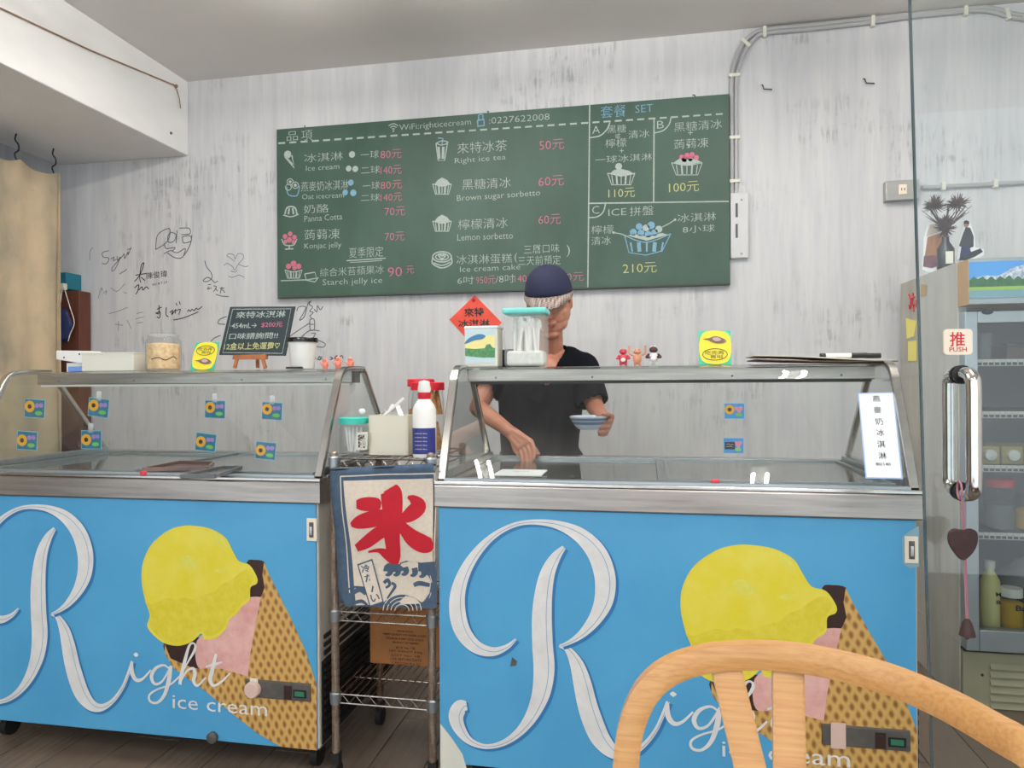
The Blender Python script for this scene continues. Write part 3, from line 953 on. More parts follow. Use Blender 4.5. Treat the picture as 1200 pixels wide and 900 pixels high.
def freezer(xr, label, first):
    xl = xr - 1.35
    dL, dR = xr + 1.012, xr - 0.723        # offsets for graphics surveyed on the left / right unit
    F = thing('ice_cream_freezer', label, 'freezer', ((xl + xr) / 2, 2.43, 0), 'ice cream freezers')
    MB().box(xl + .006, xr - .006, YF + .006, YBK, ZB, ZS).build('cabinet', 'cream_side', F, bevel=.006)
    fp = MB().box(xl + .004, xr - .012, YF, YF + .008, ZB, ZS - .002).build('front_panel', 'blue_panel', F, bevel=.002)
    # side vent grille at the right side
    g = MB().box(xr - .008, xr - .002, YF + .02, YBK - .02, ZB + .01, .372)
    g.build('side_grille', 'grille_black', F)
    mb = MB()
    for i in range(13):
        z = ZB + .03 + i * .026
        mb.box(xr - .003, xr + .003, YF + .03, YBK - .03, z, z + .012)
    mb.build('louvre', 'black', F, kind='stuff')
    # steel counter band and deck
    c_ = MB().box(xl - .008, xr + .008, YF - .012, YBK + .01, ZS, ZT - .012)
    c_.build('steel_counter', 'steel', F, bevel=.004)
    mb = MB()
    mb.box(xl - .008, xr + .008, YF - .012, YF + .045, ZT - .012, ZT)
    mb.box(xl - .008, xr + .008, YBK - .045, YBK + .01, ZT - .012, ZT + .012)
    mb.box(xl - .008, xl + .04, YF + .045, YBK - .045, ZT - .012, ZT + .004)
    mb.box(xr - .04, xr + .008, YF + .045, YBK - .045, ZT - .012, ZT + .004)
    mb.build('deck_rim', 'steel_tube', F, bevel=.003)
    MB().box(xl + .04, xr - .04, YF + .045, YBK - .045, ZT - .011, ZT - .006).build('well', 'inner_white' if first else 'deck_dark', F)
    for j, (u0, u1, zz) in enumerate(((xl + .045, xl + .70, .001), (xl + .66, xr - .045, .007))):
        ld_ = MB().box(u0, u1, YF + .05, YBK - .05, ZT - .006 + zz, ZT - .002 + zz).build('sliding_lid', 'case_glass', F)
        mb = MB()
        mb.box(u0, u1, YBK - .062, YBK - .05, ZT - .006 + zz, ZT + .003 + zz)
        mb.box(u0, u1, YF + .05, YF + .06, ZT - .006 + zz, ZT + .003 + zz)
        mb.box(u0, u0 + .012, YF + .06, YBK - .062, ZT - .006 + zz, ZT + .003 + zz)
        mb.box(u1 - .012, u1, YF + .06, YBK - .062, ZT - .006 + zz, ZT + .003 + zz)
        mb.build('lid_frame', 'alu', ld_)
    # end frames
    for xe in (xl + .010, xr - .010):
        pts = [(xe, y, z) for y, z in catmull(PROF, 4)]
        MB().sweep(pts + [(xe, 2.452, 1.3075)], (1, 0, 0), .013, .009).build('end_frame', 'steel_tube', F, smooth=True)
        MB().sweep([(xe, 2.44, 1.308), (xe, 2.47, 1.298), (xe, 2.485, 1.28), (xe, 2.755, .965)], (1, 0, 0), .010, .009).build('rear_leg', 'steel_tube', F, smooth=True)
        sgn = 1 if xe < (xl + xr) / 2 else -1
        MB().sweep([(xe + sgn * .012, 2.14, .972), (xe + sgn * .012, 2.745, .972)], (1, 0, 0), .008, .012).build('side_track', 'alu', F)
        side = [(y, z) for y, z in catmull(PROF, 3)] + [(2.475, 1.285), (2.745, .97)]
        mb = MB()
        n = len(side)
        vs_ = [(xe - .002, y, z) for y, z in side] + [(xe + .002, y, z) for y, z in side]
        mb.add(vs_, [tuple(range(n)), tuple(range(2 * n - 1, n - 1, -1))] + [(i, (i + 1) % n, (i + 1) % n + n, i + n) for i in range(n)])
        mb.build('side_glass', 'case_glass', F)
    # curved front glass, one thin pane
    pf = catmull(PROF, 5)
    mb = MB()
    vs_ = []
    for y, z in pf:
        vs_ += [(xl + .024, y + .002, z), (xr - .024, y + .002, z), (xl + .024, y + .006, z - .002), (xr - .024, y + .006, z - .002)]
    n = len(pf)
    fs_ = []
    for i in range(n - 1):
        a_, b_ = 4 * i, 4 * i + 4
        fs_ += [(a_, a_ + 1, b_ + 1, b_), (a_ + 2, b_ + 2, b_ + 3, a_ + 3), (a_, b_, b_ + 2, a_ + 2), (a_ + 1, a_ + 3, b_ + 3, b_ + 1)]
    fs_ += [(0, 2, 3, 1), (4 * n - 4, 4 * n - 3, 4 * n - 1, 4 * n - 2)]
    mb.add(vs_, fs_)
    mb.build('curved_glass', 'case_glass', F, smooth=True)
    MB().box(xl + .02, xr - .02, YF + .008, YF + .028, ZT, ZT + .006).build('glass_seat', 'alu', F)
    # top rail
    rail = MB().box(xl + .02, xr - .02, 2.385, 2.462, 1.258, 1.3005).build('top_rail', 'steel', F, bevel=.003)
    MB().box(xl + .03, xr - .03, 2.392, 2.412, 1.250, 1.258).build('tube_or_gap_strip', 'white_plastic' if first else 'black', rail)  # white strip for the left unit's tube; black one paints the right unit's dark gap
    for xx in (xl + .12, xl + .45, xl + .9, xr - .12):
        MB().ball((xx, 2.385, 1.272), .004, n=8).build('screw', 'chrome', rail)
    # latch plate
    a, b = P(1059.5, 628, YF), P(1075.5, 660, YF)
    if first:
        a, b = P(360, 607, YF), P(372, 634, YF)
    lt = MB().box(a.x, b.x, YF - .006, YF, b.z, a.z).build('latch_plate', 'cream_sign', F, bevel=.002)
    xm = (a.x + b.x) / 2
    MB().box(xm - .007, xm + .007, YF - .009, YF - .005, b.z + .012, a.z - .012).build('latch_slot', 'panel_grey', lt, bevel=.001)
    MB().box(xm - .004, xm + .004, YF - .012, YF - .008, b.z + .02, a.z - .024).build('latch_tongue', 'chrome', lt, bevel=.001)
    # ----- printed graphics
    y1, y2, y3, y4 = YF - .0008, YF - .0014, YF - .0020, YF - .0026
    Apts = [(295, 475, 7), (262, 502, 17), (215, 516, 30), (163, 500, 44), (122, 455, 54), (103, 395, 56), (103, 325, 50), (125, 255, 40), (165, 190, 30), (220, 135, 20), (285, 100, 15), (350, 89, 16), (430, 98, 27),
            (505, 132, 48), (560, 190, 62), (587, 265, 66), (585, 340, 60), (560, 400, 44), (520, 450, 28), (480, 480, 16), (443, 497, 9)]
    Bpts = [(453, 172, 14), (425, 205, 32), (400, 255, 46), (386, 320, 56), (380, 400, 64), (382, 490, 67), (387, 570, 68), (380, 640, 60), (362, 695, 48), (335, 745, 36), (295, 790, 25), (245, 820, 18), (190, 828, 16), (140, 808, 26), (108, 768, 42), (97, 728, 50), (112, 698, 46), (133, 694, 28)]
    Cpts = [(160, 421, 8), (180, 432, 16), (200, 470, 32), (213, 520, 42), (224, 575, 46), (238, 625, 48), (256, 670, 45), (283, 703, 34), (315, 712, 20), (350, 692, 12), (380, 652, 10), (398, 610, 9), (412, 568, 9)]
    for nm, pts, fn, dd in (('A', Apts, R1, dR), ('B', Bpts, R1, dR), ('C', Cpts, L1, dL)):
        q = fn(pts, dd)
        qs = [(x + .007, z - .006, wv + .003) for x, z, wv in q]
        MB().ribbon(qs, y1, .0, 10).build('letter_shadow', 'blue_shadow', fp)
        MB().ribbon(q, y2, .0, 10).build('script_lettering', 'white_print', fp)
        line = [(x + wv * .22, z, .0012) for x, z, wv in q]
        MB().ribbon(line, y3, .0, 10).build('letter_hairline', 'blue_shadow', fp)
    # scoop and cone print
    cone = [(820, 262), (836, 300), (870, 370), (910, 450), (950, 540), (985, 640), (996, 720), (998, 850), (930, 848), (872, 842), (800, 792), (720, 730), (640, 662), (580, 620), (540, 590), (512, 545), (512, 515),
            (530, 560), (600, 590), (690, 592), (770, 615), (778, 540), (798, 430), (810, 370), (822, 340), (815, 300)]
    def poly(pts, y, mat, curve=4, name='printed_cone'):
        q = L1(pts, dL)
        if curve:
            q = catmull(q, curve, True)
        q = [(min(x, xr - .0125), max(z, ZB + .002)) for x, z in q]
        MB().prism(q, y, .0006).build(name, mat, fp)
    poly([(766, 262), (790, 254), (822, 262), (818, 300), (828, 340), (812, 380), (775, 378), (770, 330)], y1, 'choc', 3, 'printed_chocolate')
    poly([(510, 512), (514, 545), (530, 572), (575, 594), (625, 594), (625, 540), (622, 495), (560, 505)], y1, 'choc', 3, 'printed_chocolate')
    poly([(775, 370), (822, 376), (808, 430), (796, 490), (785, 540), (782, 602), (765, 616), (720, 608), (690, 600), (625, 594), (608, 562), (612, 505), (650, 470), (700, 430), (740, 390)], y2, 'scoop_pink', 3, 'printed_scoop')
    poly(cone, y2 - .0003, 'wafer', 0)
    poly([(600, 148), (655, 158), (700, 185), (722, 225), (742, 258), (775, 270), (798, 308), (797, 328), (778, 340), (775, 378), (752, 398), (738, 418), (712, 440), (702, 468), (668, 498), (635, 500), (625, 482), (600, 505), (560, 520), (515, 514), (482, 492), (458, 460), (466, 425), (452, 380), (441, 320), (445, 262), (472, 205), (520, 165), (560, 150)], y3, 'scoop', 4, 'printed_scoop')
    poly([(452, 384), (470, 392), (500, 380), (524, 372), (548, 378), (572, 370), (604, 376), (640, 360), (668, 352), (690, 330), (716, 318), (742, 296), (770, 284), (790, 306), (776, 334), (770, 372), (748, 392), (730, 412), (708, 436), (696, 464), (664, 488), (640, 488), (624, 474), (600, 492), (560, 510), (516, 504), (486, 484), (466, 456), (470, 424)], y3 - .0003, 'scoop_low', 3, 'scoop_ridge')
    poly([(560, 250), (580, 240), (600, 250), (612, 268), (600, 282), (578, 276), (566, 268)], y3 - .0003, 'scoop_hi', 3, 'scoop_gloss')
    poly([(668, 168), (690, 186), (704, 212), (690, 214), (672, 196)], y3 - .0003, 'scoop_hi', 3, 'scoop_gloss')
    poly([(668, 284), (700, 278), (716, 284), (700, 292), (676, 292)], y3 - .0003, 'scoop_hi', 3, 'scoop_gloss')
    # small script 'ight'
    letters = [[(410, 572, 9), (412, 605, 13), (425, 626, 11), (445, 622, 7), (470, 595, 5)],
               [(424, 541, 2), (424, 548, 16), (424, 555, 2)],
               [(528, 592, 5), (510, 580, 6), (485, 590, 9), (472, 615, 11), (482, 638, 8), (505, 630, 6), (528, 592, 6)],
               [(532, 582, 9), (526, 625, 13), (512, 672, 10), (490, 696, 7), (468, 692, 7), (466, 672, 6), (490, 655, 5), (530, 640, 5), (562, 612, 5)],
               [(556, 620, 5), (585, 570, 5), (607, 530, 8), (604, 513, 5), (590, 518, 7), (577, 560, 10), (566, 605, 11), (560, 640, 10)],
               [(562, 632, 5), (580, 600, 6), (600, 590, 8), (607, 605, 11), (603, 630, 10), (615, 643, 7), (640, 618, 5)],
               [(672, 545, 8), (662, 590, 12), (654, 625, 12), (665, 643, 8), (690, 630, 6), (716, 604, 4)],
               [(640, 585, 4), (665, 578, 8), (692, 570, 4)]]
    for q in letters:
        MB().ribbon(L1(q, dL), y4 - .0001 * letters.index(q), .0, 7).build('script_lettering', 'white_print', fp)
    a, b = P(202.8, 821, YF), P(313.5, 826, YF)
    mb = MB()
    put_text(mb, 'ice cream', a.x + dL, b.x + dL, a.z - .002, .043, y4)
    mb.build('small_lettering', 'white_print', fp, kind='stuff')
    # control strip
    a, b = L1([(765, 622), (966, 700)], dL)
    cp = MB().box(a[0], b[0], YF - .009, YF, b[1] + .008, a[1]).build('control_strip', 'panel_grey', F, bevel=.002)
    zc = (a[1] + b[1] + .008) / 2
    if first:
        kn = Matrix.Translation((a[0] + .03, YF - .009, zc)) @ Matrix.Rotation(PI / 2, 4, 'X')
        MB().lathe([(.026, 0), (.026, .012), (.022, .018), (0, .018)], (0, 0, 0), 20, kn).build('knob', 'tape_pink', cp, smooth=True)
        MB().box(a[0] + .018, a[0] + .045, YF - .011, YF - .009, zc + .014, zc + .034).build('tape', 'off_white', cp)
    else:
        MB().box(a[0] + .022, a[0] + .060, YF - .011, YF - .009, zc - .034, zc + .036).build('tape', 'tape_pink', cp)
    MB().box(b[0] - .088, b[0] - .062, YF - .011, YF - .009, zc - .024, zc + .018).build('rust_patch', 'choc', cp)
    MB().box(b[0] - .056, b[0] - .012, YF - .012, YF - .009, zc - .016, zc + .008).build('display_bezel', 'black', cp)
    MB().box(b[0] - .050, b[0] - .018, YF - .0135, YF - .012, zc - .011, zc + .004).build('display', 'display_green', cp)
    # drain plug and casters
    p_ = L1([(662, 803)], dL)[0]
    kn = Matrix.Translation((p_[0], YF, p_[1])) @ Matrix.Rotation(PI / 2, 4, 'X')
    MB().lathe([(.018, 0), (.018, .012), (.010, .016), (0, .016)], (0, 0, 0), 16, kn).build('drain_plug', 'panel_grey', F, smooth=True)
    for xx in (xl + .1, xr - .06):
        for yy in (YF + .1, YBK - .1):
            cs = MB().box(xx - .02, xx + .02, yy - .02, yy + .02, .055, ZB).build('caster', 'metal_dark', F)
            m_ = Matrix.Translation((xx - .012, yy, .035)) @ Matrix.Rotation(PI / 2, 4, 'Y')
            MB().lathe([(.035, 0), (.035, .024)], (0, 0, 0), 18, m_).build('wheel', 'rubber', cs)
    if not first:
        # torn vinyl at the top right corner, scuffs
        mb = MB(); ppoly(mb, [(1077, 616), (1066, 622), (1057, 630), (1058, 660), (1066, 666), (1077, 664)], y1, .0005); mb.build('bare_patch', M('torn_vinyl', (140, 176, 190), .5), fp)
        mb = MB(); ppoly(mb, [(600, 770), (606, 775), (605, 780), (598, 781)], y1, .0005); mb.build('scuff', 'panel_grey', fp)
        mb = MB(); ppoly(mb, [(516, 848), (530, 866), (542, 884), (548, 905), (516, 905)], y3, .0005); mb.build('peeled_corner', 'off_white', fp)
    return F
fz1 = freezer(-1.012, 'left blue ice cream freezer with curved glass canopy holding brown trays', True)
fz2 = freezer(0.723, 'right blue ice cream freezer with curved glass canopy, man reaching in', False)

# flavour stickers on the canopy glass
def glass_pt(px, py):
    """where a sight line meets the sloping front glass (between the two lowest profile points)"""
    d = ray(px, py)
    (ya, za), (yb_, zb2) = PROF[0], PROF[2]
    nrm = Vector((0, zb2 - za, -(yb_ - ya))).normalized()
    p0 = Vector((0, ya, za))
    return CAM + d * ((p0 - CAM).dot(nrm) / d.dot(nrm))
sdir = Vector((0, PROF[2][0] - PROF[0][0], PROF[2][1] - PROF[0][1])).normalized()
snrm = Vector((0, -sdir.z, sdir.y))
def on_glass(px, py, lift=.0015):
    c = glass_pt(px, py) + snrm * lift
    return Matrix(((1, 0, 0, c.x), (0, -snrm.y, sdir.y, c.y), (0, -snrm.z, sdir.z, c.z), (0, 0, 0, 1)))
FL = [(38, 479, 'pineapple', 'upper sticker before the tan curtain', 0), (29, 517, 'kiwi', 'lower sticker before the tan curtain', 0), (113, 478, 'pear', 'upper sticker right of the slanting bar', 1),
      (104.5, 516, 'papaya', 'lower sticker over the slanting bar', 1), (250, 480, 'star', 'upper sticker near the middle', 1), (239, 519, 'orange', 'lower sticker near the middle', 0),
      (317, 482, 'leafy', 'upper sticker nearest the right frame', 1), (309.5, 529, 'grape', 'lower sticker nearest the right frame', 0)]
def sticker(px, py, label, tape, alt=False, dark=False, tilt=0):
    g0 = glass_pt(px, py)
    m_ = Matrix.Translation(glass_pt(px, py - 10) + Vector((0, .010, g0.z - glass_pt(px, py - 10).z))) @ Matrix.Rotation(R(tilt), 4, 'Y')
    t = thing('flavour_sticker', label, 'sticker', tuple(m_.translation), 'flavour stickers on the freezer glass')
    s_ = (glass_pt(px + 1, py) - glass_pt(px, py)).length
    wv, hv = 11.5 * s_, 9 * s_
    MB().box(-wv - .002, wv + .002, -.0005, .0002, -hv - .002, hv + .002, m_).build('sticker_border', M('sticker_rim', (150, 206, 226), .5), t)
    MB().box(-wv, wv, -.001, -.0004, -hv, hv, m_).build('sticker_face', 'sticker_blue' if not alt else 'sky_blue', t)
    def dd(x, z, r_, mat, nm, sx=1, y=-.0016):
        n = 14
        mb = MB(); mb.prism([(x + r_ * sx * math.cos(2 * PI * i / n), z + r_ * math.sin(2 * PI * i / n)) for i in range(n)], y, .0006)
        mb.xf(m_); mb.build(nm, mat, t)
    if not dark:
        dd(-wv * .5, hv * .2 if py < 500 else 0, hv * .66, 'orange', 'fruit_disc')
        dd(-wv * .5, hv * .2 if py < 500 else 0, hv * .26, 'choc', 'fruit_mark', y=-.0021)
    else:
        mb = MB().box(-wv * .9, wv * .15, -.0018, -.001, -hv * .5, hv * .5, m_); mb.build('dark_note', 'black', t)
        mb = MB(); mb.ribbon([(-wv * .75, hv * .15, .001), (-wv * .5, hv * .25, .001), (-wv * .3, hv * .1, .001), (0, hv * .2, .001)], -.0022); mb.ribbon([(-wv * .75, -hv * .15, .001), (-wv * .4, -hv * .1, .001), (-wv * .1, -hv * .2, .001)], -.0022)
        mb.xf(m_); mb.build('note_writing', 'white_print', t)
    dd(wv * .25, hv * .35, hv * .27, 'pink_soft' if alt else 'lilac', 'flower')
    dd(wv * .66, hv * .38, hv * .27, 'pink_soft' if alt else 'lilac', 'flower')
    if alt:
        dd(wv * .5, 0, hv * .25, 'pink_soft', 'flower')
    dd(wv * .45, -hv * .5, hv * .24, 'leaf_green', 'name_tag', 2.0)
    if tape:
        MB().box(-wv * .3, wv * .2, -.0016, -.0006, hv * .8, hv * 1.9, m_).build('tape', 'film', t)
for px, py, fr_, wh, tp in FL:
    sticker(px, py, 'blue flavour sticker with orange fruit, ' + wh + ' on left freezer', tp, tilt=((px * 7) % 9) - 2)
sticker(861, 482, 'blue sticker with big yellow fruit, upper one on right freezer glass', 0, True)
sticker(860, 523, 'blue sticker with a black note, lower one on right freezer glass', 0, True, True)

# tall price card in the right canopy
m_ = on_glass(1031, 510, .002)
pc = thing('price_card', 'tall white card with a column of black characters on right freezer glass', 'price card', tuple(m_.translation))
def gq(mb, pts, lift):
    vs_ = [glass_pt(a, b) + snrm * lift for a, b in pts]
    vs_ += [glass_pt(a, b) + snrm * (lift - .0008) for a, b in pts]
    n = len(pts)
    mb.add(vs_, [tuple(range(n)), tuple(range(2 * n - 1, n - 1, -1))] + [(i, (i + 1) % n, (i + 1) % n + n, i + n) for i in range(n)])
mb = MB(); gq(mb, [(1005, 461), (1047, 460), (1058, 562), (1014, 561)], .0025); mb.build('card', M('card_blue', (160, 186, 226), .5), pc)
mb = MB(); gq(mb, [(1006.5, 462.5), (1045.5, 461.5), (1056, 560.5), (1015.5, 559.5)], .0035); mb.build('card_face', 'white_paper', pc)
for ch_, px, py in zip('燕麥奶冰淇淋', (1026.5, 1028, 1029.5, 1031, 1032, 1033.5), (468, 481, 494.5, 507.5, 521, 534.5)):
    mm = on_glass(px, py, .0045)
    s_ = (glass_pt(px + 1, py) - glass_pt(px, py)).length
    mb = MB(); put_text(mb, ch_, -4.6 * s_, 4.6 * s_, 0, 9.2 * s_, 0); mb.xf(mm); mb.build('lettering', 'ink', pc)
mm = on_glass(1034.5, 544.5, .0045)
mb = MB(); put_text(mb, '80/140', -.019, .019, 0, .0085, 0, off=.01); mb.xf(mm); mb.build('lettering', 'ink', pc)

# things lying inside the canopies
def slab(name, label, cat, pts, z, th, mat, lip=.0):
    """tray standing on the deck: corners measured on the plane z"""
    q = [P(a, b, z, 2) for a, b in pts]
    c = sum(q, Vector()) / len(q)
    t = thing(name, label, cat, (c.x, c.y, z), None)
    n = len(q)
    mb = MB()
    vs_ = [(p.x, p.y, z) for p in q] + [(p.x, p.y, z + .004) for p in q]
    mb.add(vs_, [tuple(range(n))[::-1], tuple(range(n, 2 * n))] + [(i, (i + 1) % n, (i + 1) % n + n, i + n) for i in range(n)])
    mb.build('base', mat, t)
    for i in range(n):
        a, b = q[i], q[(i + 1) % n]
        MB().sweep([(a.x, a.y, z + th / 2 + .002), (b.x, b.y, z + th / 2 + .002)], (0, 0, 1), th / 2, .004).build('rim', mat, t)
    return t
slab('tray', 'brown shallow tray lying on the left freezer lids', 'tray', [(168, 553.5), (243, 552.5), (250, 546), (209, 544.8)], .9632, .014, 'tray_brown')
slab('tray', 'dark grey tray right in front of the brown tray in left freezer', 'tray', [(212, 561), (252, 561), (283, 550.5), (261, 550.5)], .9632, .012, 'tray_grey')
c = P(168, 556, .968, 2)
tag(MB().box(c.x - .008, c.x + .008, c.y - .008, c.y + .008, .9632, .980).build('cap_or_reflection', 'figure_red', bevel=.003), 'tiny red block on the left freezer lid by the trays', 'cap')
c = P(838, 564, .968, 2)
tag(MB().box(c.x - .012, c.x + .012, c.y - .008, c.y + .008, .9632, .974).build('cap_or_reflection', 'figure_red', bevel=.003), 'small red block standing in for a reflection on the right freezer lid', 'cap')  # solid block put in place of a pinkish reflection on the lid glass
a, b = P(578, 556, .969, 2), P(618, 547, .969, 2)
lc = thing('label_card', 'white card lying by the reaching hand in right freezer', 'card', (a.x, a.y, .966))
MB().box(a.x, a.x + .15, a.y, a.y + .14, .9655, .969).build('card', 'white_paper', lc)
mb = MB(); put_text(mb, '100% ICE', 0, .05, 0, .012, 0, off=.01)
mb.xf(Matrix.Translation((a.x + .05, a.y + .08, .9695)) @ Matrix.Rotation(-PI / 2, 4, 'X')); mb.build('lettering', 'ink', lc)

# ================================================================== ON TOP OF THE LEFT FREEZER
ZK = 1.3085
def X(px, y):
    return P(px, 440, y).x
YK = 2.40
# white organiser tray and blue box, at the far left
a, b = X(68, 2.43), X(108, 2.43)
og = thing('plastic_holder', 'white plastic holder with two screw holes left of the white box', 'holder', (a, 2.43, ZK))
zt_ = P(88, 410.5, 2.43).z
MB().prism([(a, zt_), (b, zt_ - .004), (b, zt_ - .052), (b - .05, zt_ - .052), (a, zt_ - .035)], 2.42, .06).build('shell', 'white_plastic', og, bevel=.003)
for px, py in ((75, 419), (93, 415)):
    c = P(px, py, 2.42); MB().ball((c.x, 2.42, c.z), .004, (1, .4, 1), 8).build('screw_hole', 'ink', og)
MB().box(a + .04, b - .01, 2.43, 2.46, ZK, zt_ - .05).build('support', 'white_plastic', og)
a, b = X(83, 2.40), X(107, 2.40)
tag(MB().box(a, b, 2.385, 2.415, ZK, ZK + .02).build('box_lid', 'light_blue', bevel=.002), 'flat light blue plastic lid under the white holder', 'lid')
a, b = X(106.5, 2.41), X(166, 2.41)
zt_ = P(135, 413.5, 2.41).z
wbx = thing('paper_box', 'plain off-white box on the left freezer beside the glass jar', 'box', (a, 2.42, ZK))
MB().box(a, b, 2.365, 2.46, ZK, zt_ - .004).build('body', 'off_white', wbx, bevel=.002)
MB().box(a - .001, (a + b) / 2, 2.363, 2.462, zt_ - .006, zt_).build('flap', 'off_white', wbx, bevel=.001)
MB().box((a + b) / 2 + .001, b + .001, 2.363, 2.462, zt_ - .006, zt_ - .001).build('flap', 'off_white', wbx, bevel=.001)

def jar(xc, y, z, r, h, neck, label, lid_mat=None, lid_h=.02, fill=None, fill_h=.7, cat='jar', name='glass_jar', group=None, wall='jar_glass', lid_r=None):
    t = thing(name, label, cat, (xc, y, z), group)
    pf_ = [(r * .92, 0), (r, .006), (r, h * .78), (r * .96, h * .84), (neck, h * .88), (neck, h)]
    MB().lathe(pf_, (xc, y, z), 28).build('body', wall, t, smooth=True)
    if fill:
        MB().lathe([(0, .006), (r * .93, .006), (r * .93, h * fill_h), (r * .5, h * fill_h + .006), (0, h * fill_h + .008)], (xc, y, z), 24).build('contents', fill, t, smooth=True)
    if lid_mat:
        lr = lid_r or neck + .004
        MB().lathe([(lr, h - lid_h * .5), (lr, h + lid_h * .5), (lr * .96, h + lid_h * .6), (0, h + lid_h * .6)], (xc, y, z), 28).build('lid', lid_mat, t, smooth=True)
    return t
xc = X(190, YK)
r_ = (X(207.5, YK) - X(173, YK)) / 2
h_ = P(190, 392, YK).z - ZK
j1 = jar(xc, YK + .01, ZK, r_, h_, r_ * .86, 'open clear jar half full of pale orange biscuits, between box and card', None, fill='powder', fill_h=.72)
MB().lathe([(r_ * .87, h_ * .96), (r_ * .87, h_ * 1.0), (r_ * .80, h_ * 1.0), (r_ * .80, h_ * .96)], (xc, YK + .01, ZK), 24).build('rim', 'frosted', j1)
mb = MB(); pr(mb, [(177, 421), (186, 419), (194, 422), (203, 418), (207, 421)], YK + .01 - r_ - .002, .9); mb.build('writing', 'ink', j1)

def card(px0, px1, py0, py1, y, label, lean=0.02, flip=False, skew=0):
    a, b = P(px0, (py0 + py1) / 2, y), P(px1, (py0 + py1) / 2, y)
    zt_, z0 = P((px0 + px1) / 2, py0, y).z, ZK
    t = thing('picture_card', label, 'card', ((a.x + b.x) / 2, y, ZK), 'yellow picture cards on the freezers')
    wv, hv = b.x - a.x, zt_ - z0
    sh = skew
    m_ = Matrix.Translation((a.x, y, z0)) @ Matrix.Rotation(R(-8), 4, 'X') @ Matrix(((1, 0, sh, 0), (0, 1, 0, 0), (0, 0, 1, 0), (0, 0, 0, 1)))
    MB().box(0, wv, 0, .004, 0, hv, m_).build('card', 'card_green', t)
    mb = MB(); q = catmull([(wv * .1, hv * .12), (wv * .9, hv * .1), (wv * .92, hv * .9), (wv * .12, hv * .92)], 5, True); mb.prism(q, -.001, .001); mb.xf(m_); mb.build('yellow_field', 'yellow', t)
    za, zb2 = (.72, .3) if not flip else (.3, .7)
    mb = MB(); q = catmull([(wv * .14, hv * (za + .04)), (wv * .34, hv * (za + .07)), (wv * .5, hv * (za + .12)), (wv * .7, hv * (za + .08)), (wv * .86, hv * (za - .02)), (wv * .8, hv * (za - .08)), (wv * .6, hv * (za - .1)), (wv * .42, hv * (za - .06)), (wv * .3, hv * za)], 4, True); mb.prism(q, -.002, .001); mb.xf(m_); mb.build('animal_drawing', M('animal_grey', (126, 98, 88), .6), t)
    mb = MB(); q = catmull([(wv * .44, hv * (za + .07)), (wv * .6, hv * (za + .08)), (wv * .7, hv * (za + .01)), (wv * .58, hv * (za - .03)), (wv * .46, hv * (za + .0))], 4, True); mb.prism(q, -.003, .001); mb.prism([(wv * .78, hv * (za - .03)), (wv * .84, hv * (za - .02)), (wv * .83, hv * (za - .06))], -.003, .001); mb.xf(m_); mb.build('animal_belly', M('animal_pale', (196, 176, 164), .6), t)
    mb = MB(); mb.ribbon([(wv * (.5 + .38 * math.cos(2 * PI * i / 10)), hv * (zb2 + .17 * math.sin(2 * PI * i / 10)), .002) for i in range(10)], -.002, .0008, 4, closed=True); mb.xf(m_); mb.build('bubble_outline', 'ink', t)
    mb = MB(); put_text(mb, '吃完再', wv * .2, wv * .78, hv * (zb2 + .05), hv * .12, -.002); put_text(mb, '買啦', wv * .35, wv * .75, hv * (zb2 - .07), hv * .1, -.002); mb.xf(m_); mb.build('lettering', 'ink', t)
    MB().box(wv * .3, wv * .7, .004, .03, 0, .004, m_).build('foot', 'card_green', t)
    return t
card(222.5, 250, 400.5, 431, 2.37, 'green bordered yellow picture card leaning left of the small blackboard', flip=True, skew=.14)
card(819, 857, 387, 425, 2.37, 'green bordered yellow picture card standing upright on the right freezer')

# small blackboard on a wooden easel
ye = 2.395
t = thing('easel_blackboard', 'small tilted blackboard on a little wooden easel, chalk lettering', 'blackboard', (X(300, ye), ye, ZK))
corners = [(269.5, 359.5), (345.5, 359), (334, 417), (256.5, 416)]
def eq(mb, pts, y, th):
    ppoly(mb, pts, y, th)
mb = MB(); eq(mb, corners, ye, .008); bo = mb.build('slate_panel', 'slate', t, bevel=.001)
def inset(s_):
    cx = sum(p[0] for p in corners) / 4
    cy = sum(p[1] for p in corners) / 4
    return [(cx + (p[0] - cx) * s_, cy + (p[1] - cy) * s_) for p in corners]
mb = MB(); q = inset(.90); pr(mb, q + [q[0]], ye - .001, .8, smooth=False); mb.build('chalk_border', 'chalk_white', t)
for s_, a, b, yc, h, mt in (('來特冰淇淋', 276, 335, 368.5, 8, 'chalk_white'), ('·454mL→', 270, 301, 381.5, 6, 'chalk_white'), ('$200元', 306, 331, 380.5, 6.5, 'chalk_pink'), ('口味請詢問!!', 268, 326, 393.5, 7.5, 'chalk_white'), ('12盒以上免運費♡', 262, 328, 405.5, 8.5, 'chalk_yellow')):
    mb = MB(); ptext(mb, s_, a, b, yc, h, ye - .001, off=.012, shear=.15); mb.build('chalk_lettering', mt, t)
mb = MB(); ppoly(mb, [(273, 416), (311, 415), (311, 421), (272, 421)], ye - .008, .02); mb.build('easel_ledge', 'wood_small', t, bevel=.001)
def bar(mb, a, b, y0, y1, hw):
    p_, q_ = P(*a, y0), P(*b, y1)
    mb.sweep([tuple(p_), tuple(q_)], (1, 0, 0), hw, .004)
for (a, b, y1) in (((278, 420), (275, 431.5), ye - .01), ((308, 420), (311, 431.5), ye - .01), ((301, 380), (302, 431), ye + .05)):
    mb = MB(); bar(mb, a, b, ye + .012 if y1 > ye else ye - .003, y1, .0065); mb.build('easel_leg', 'wood_small', t)

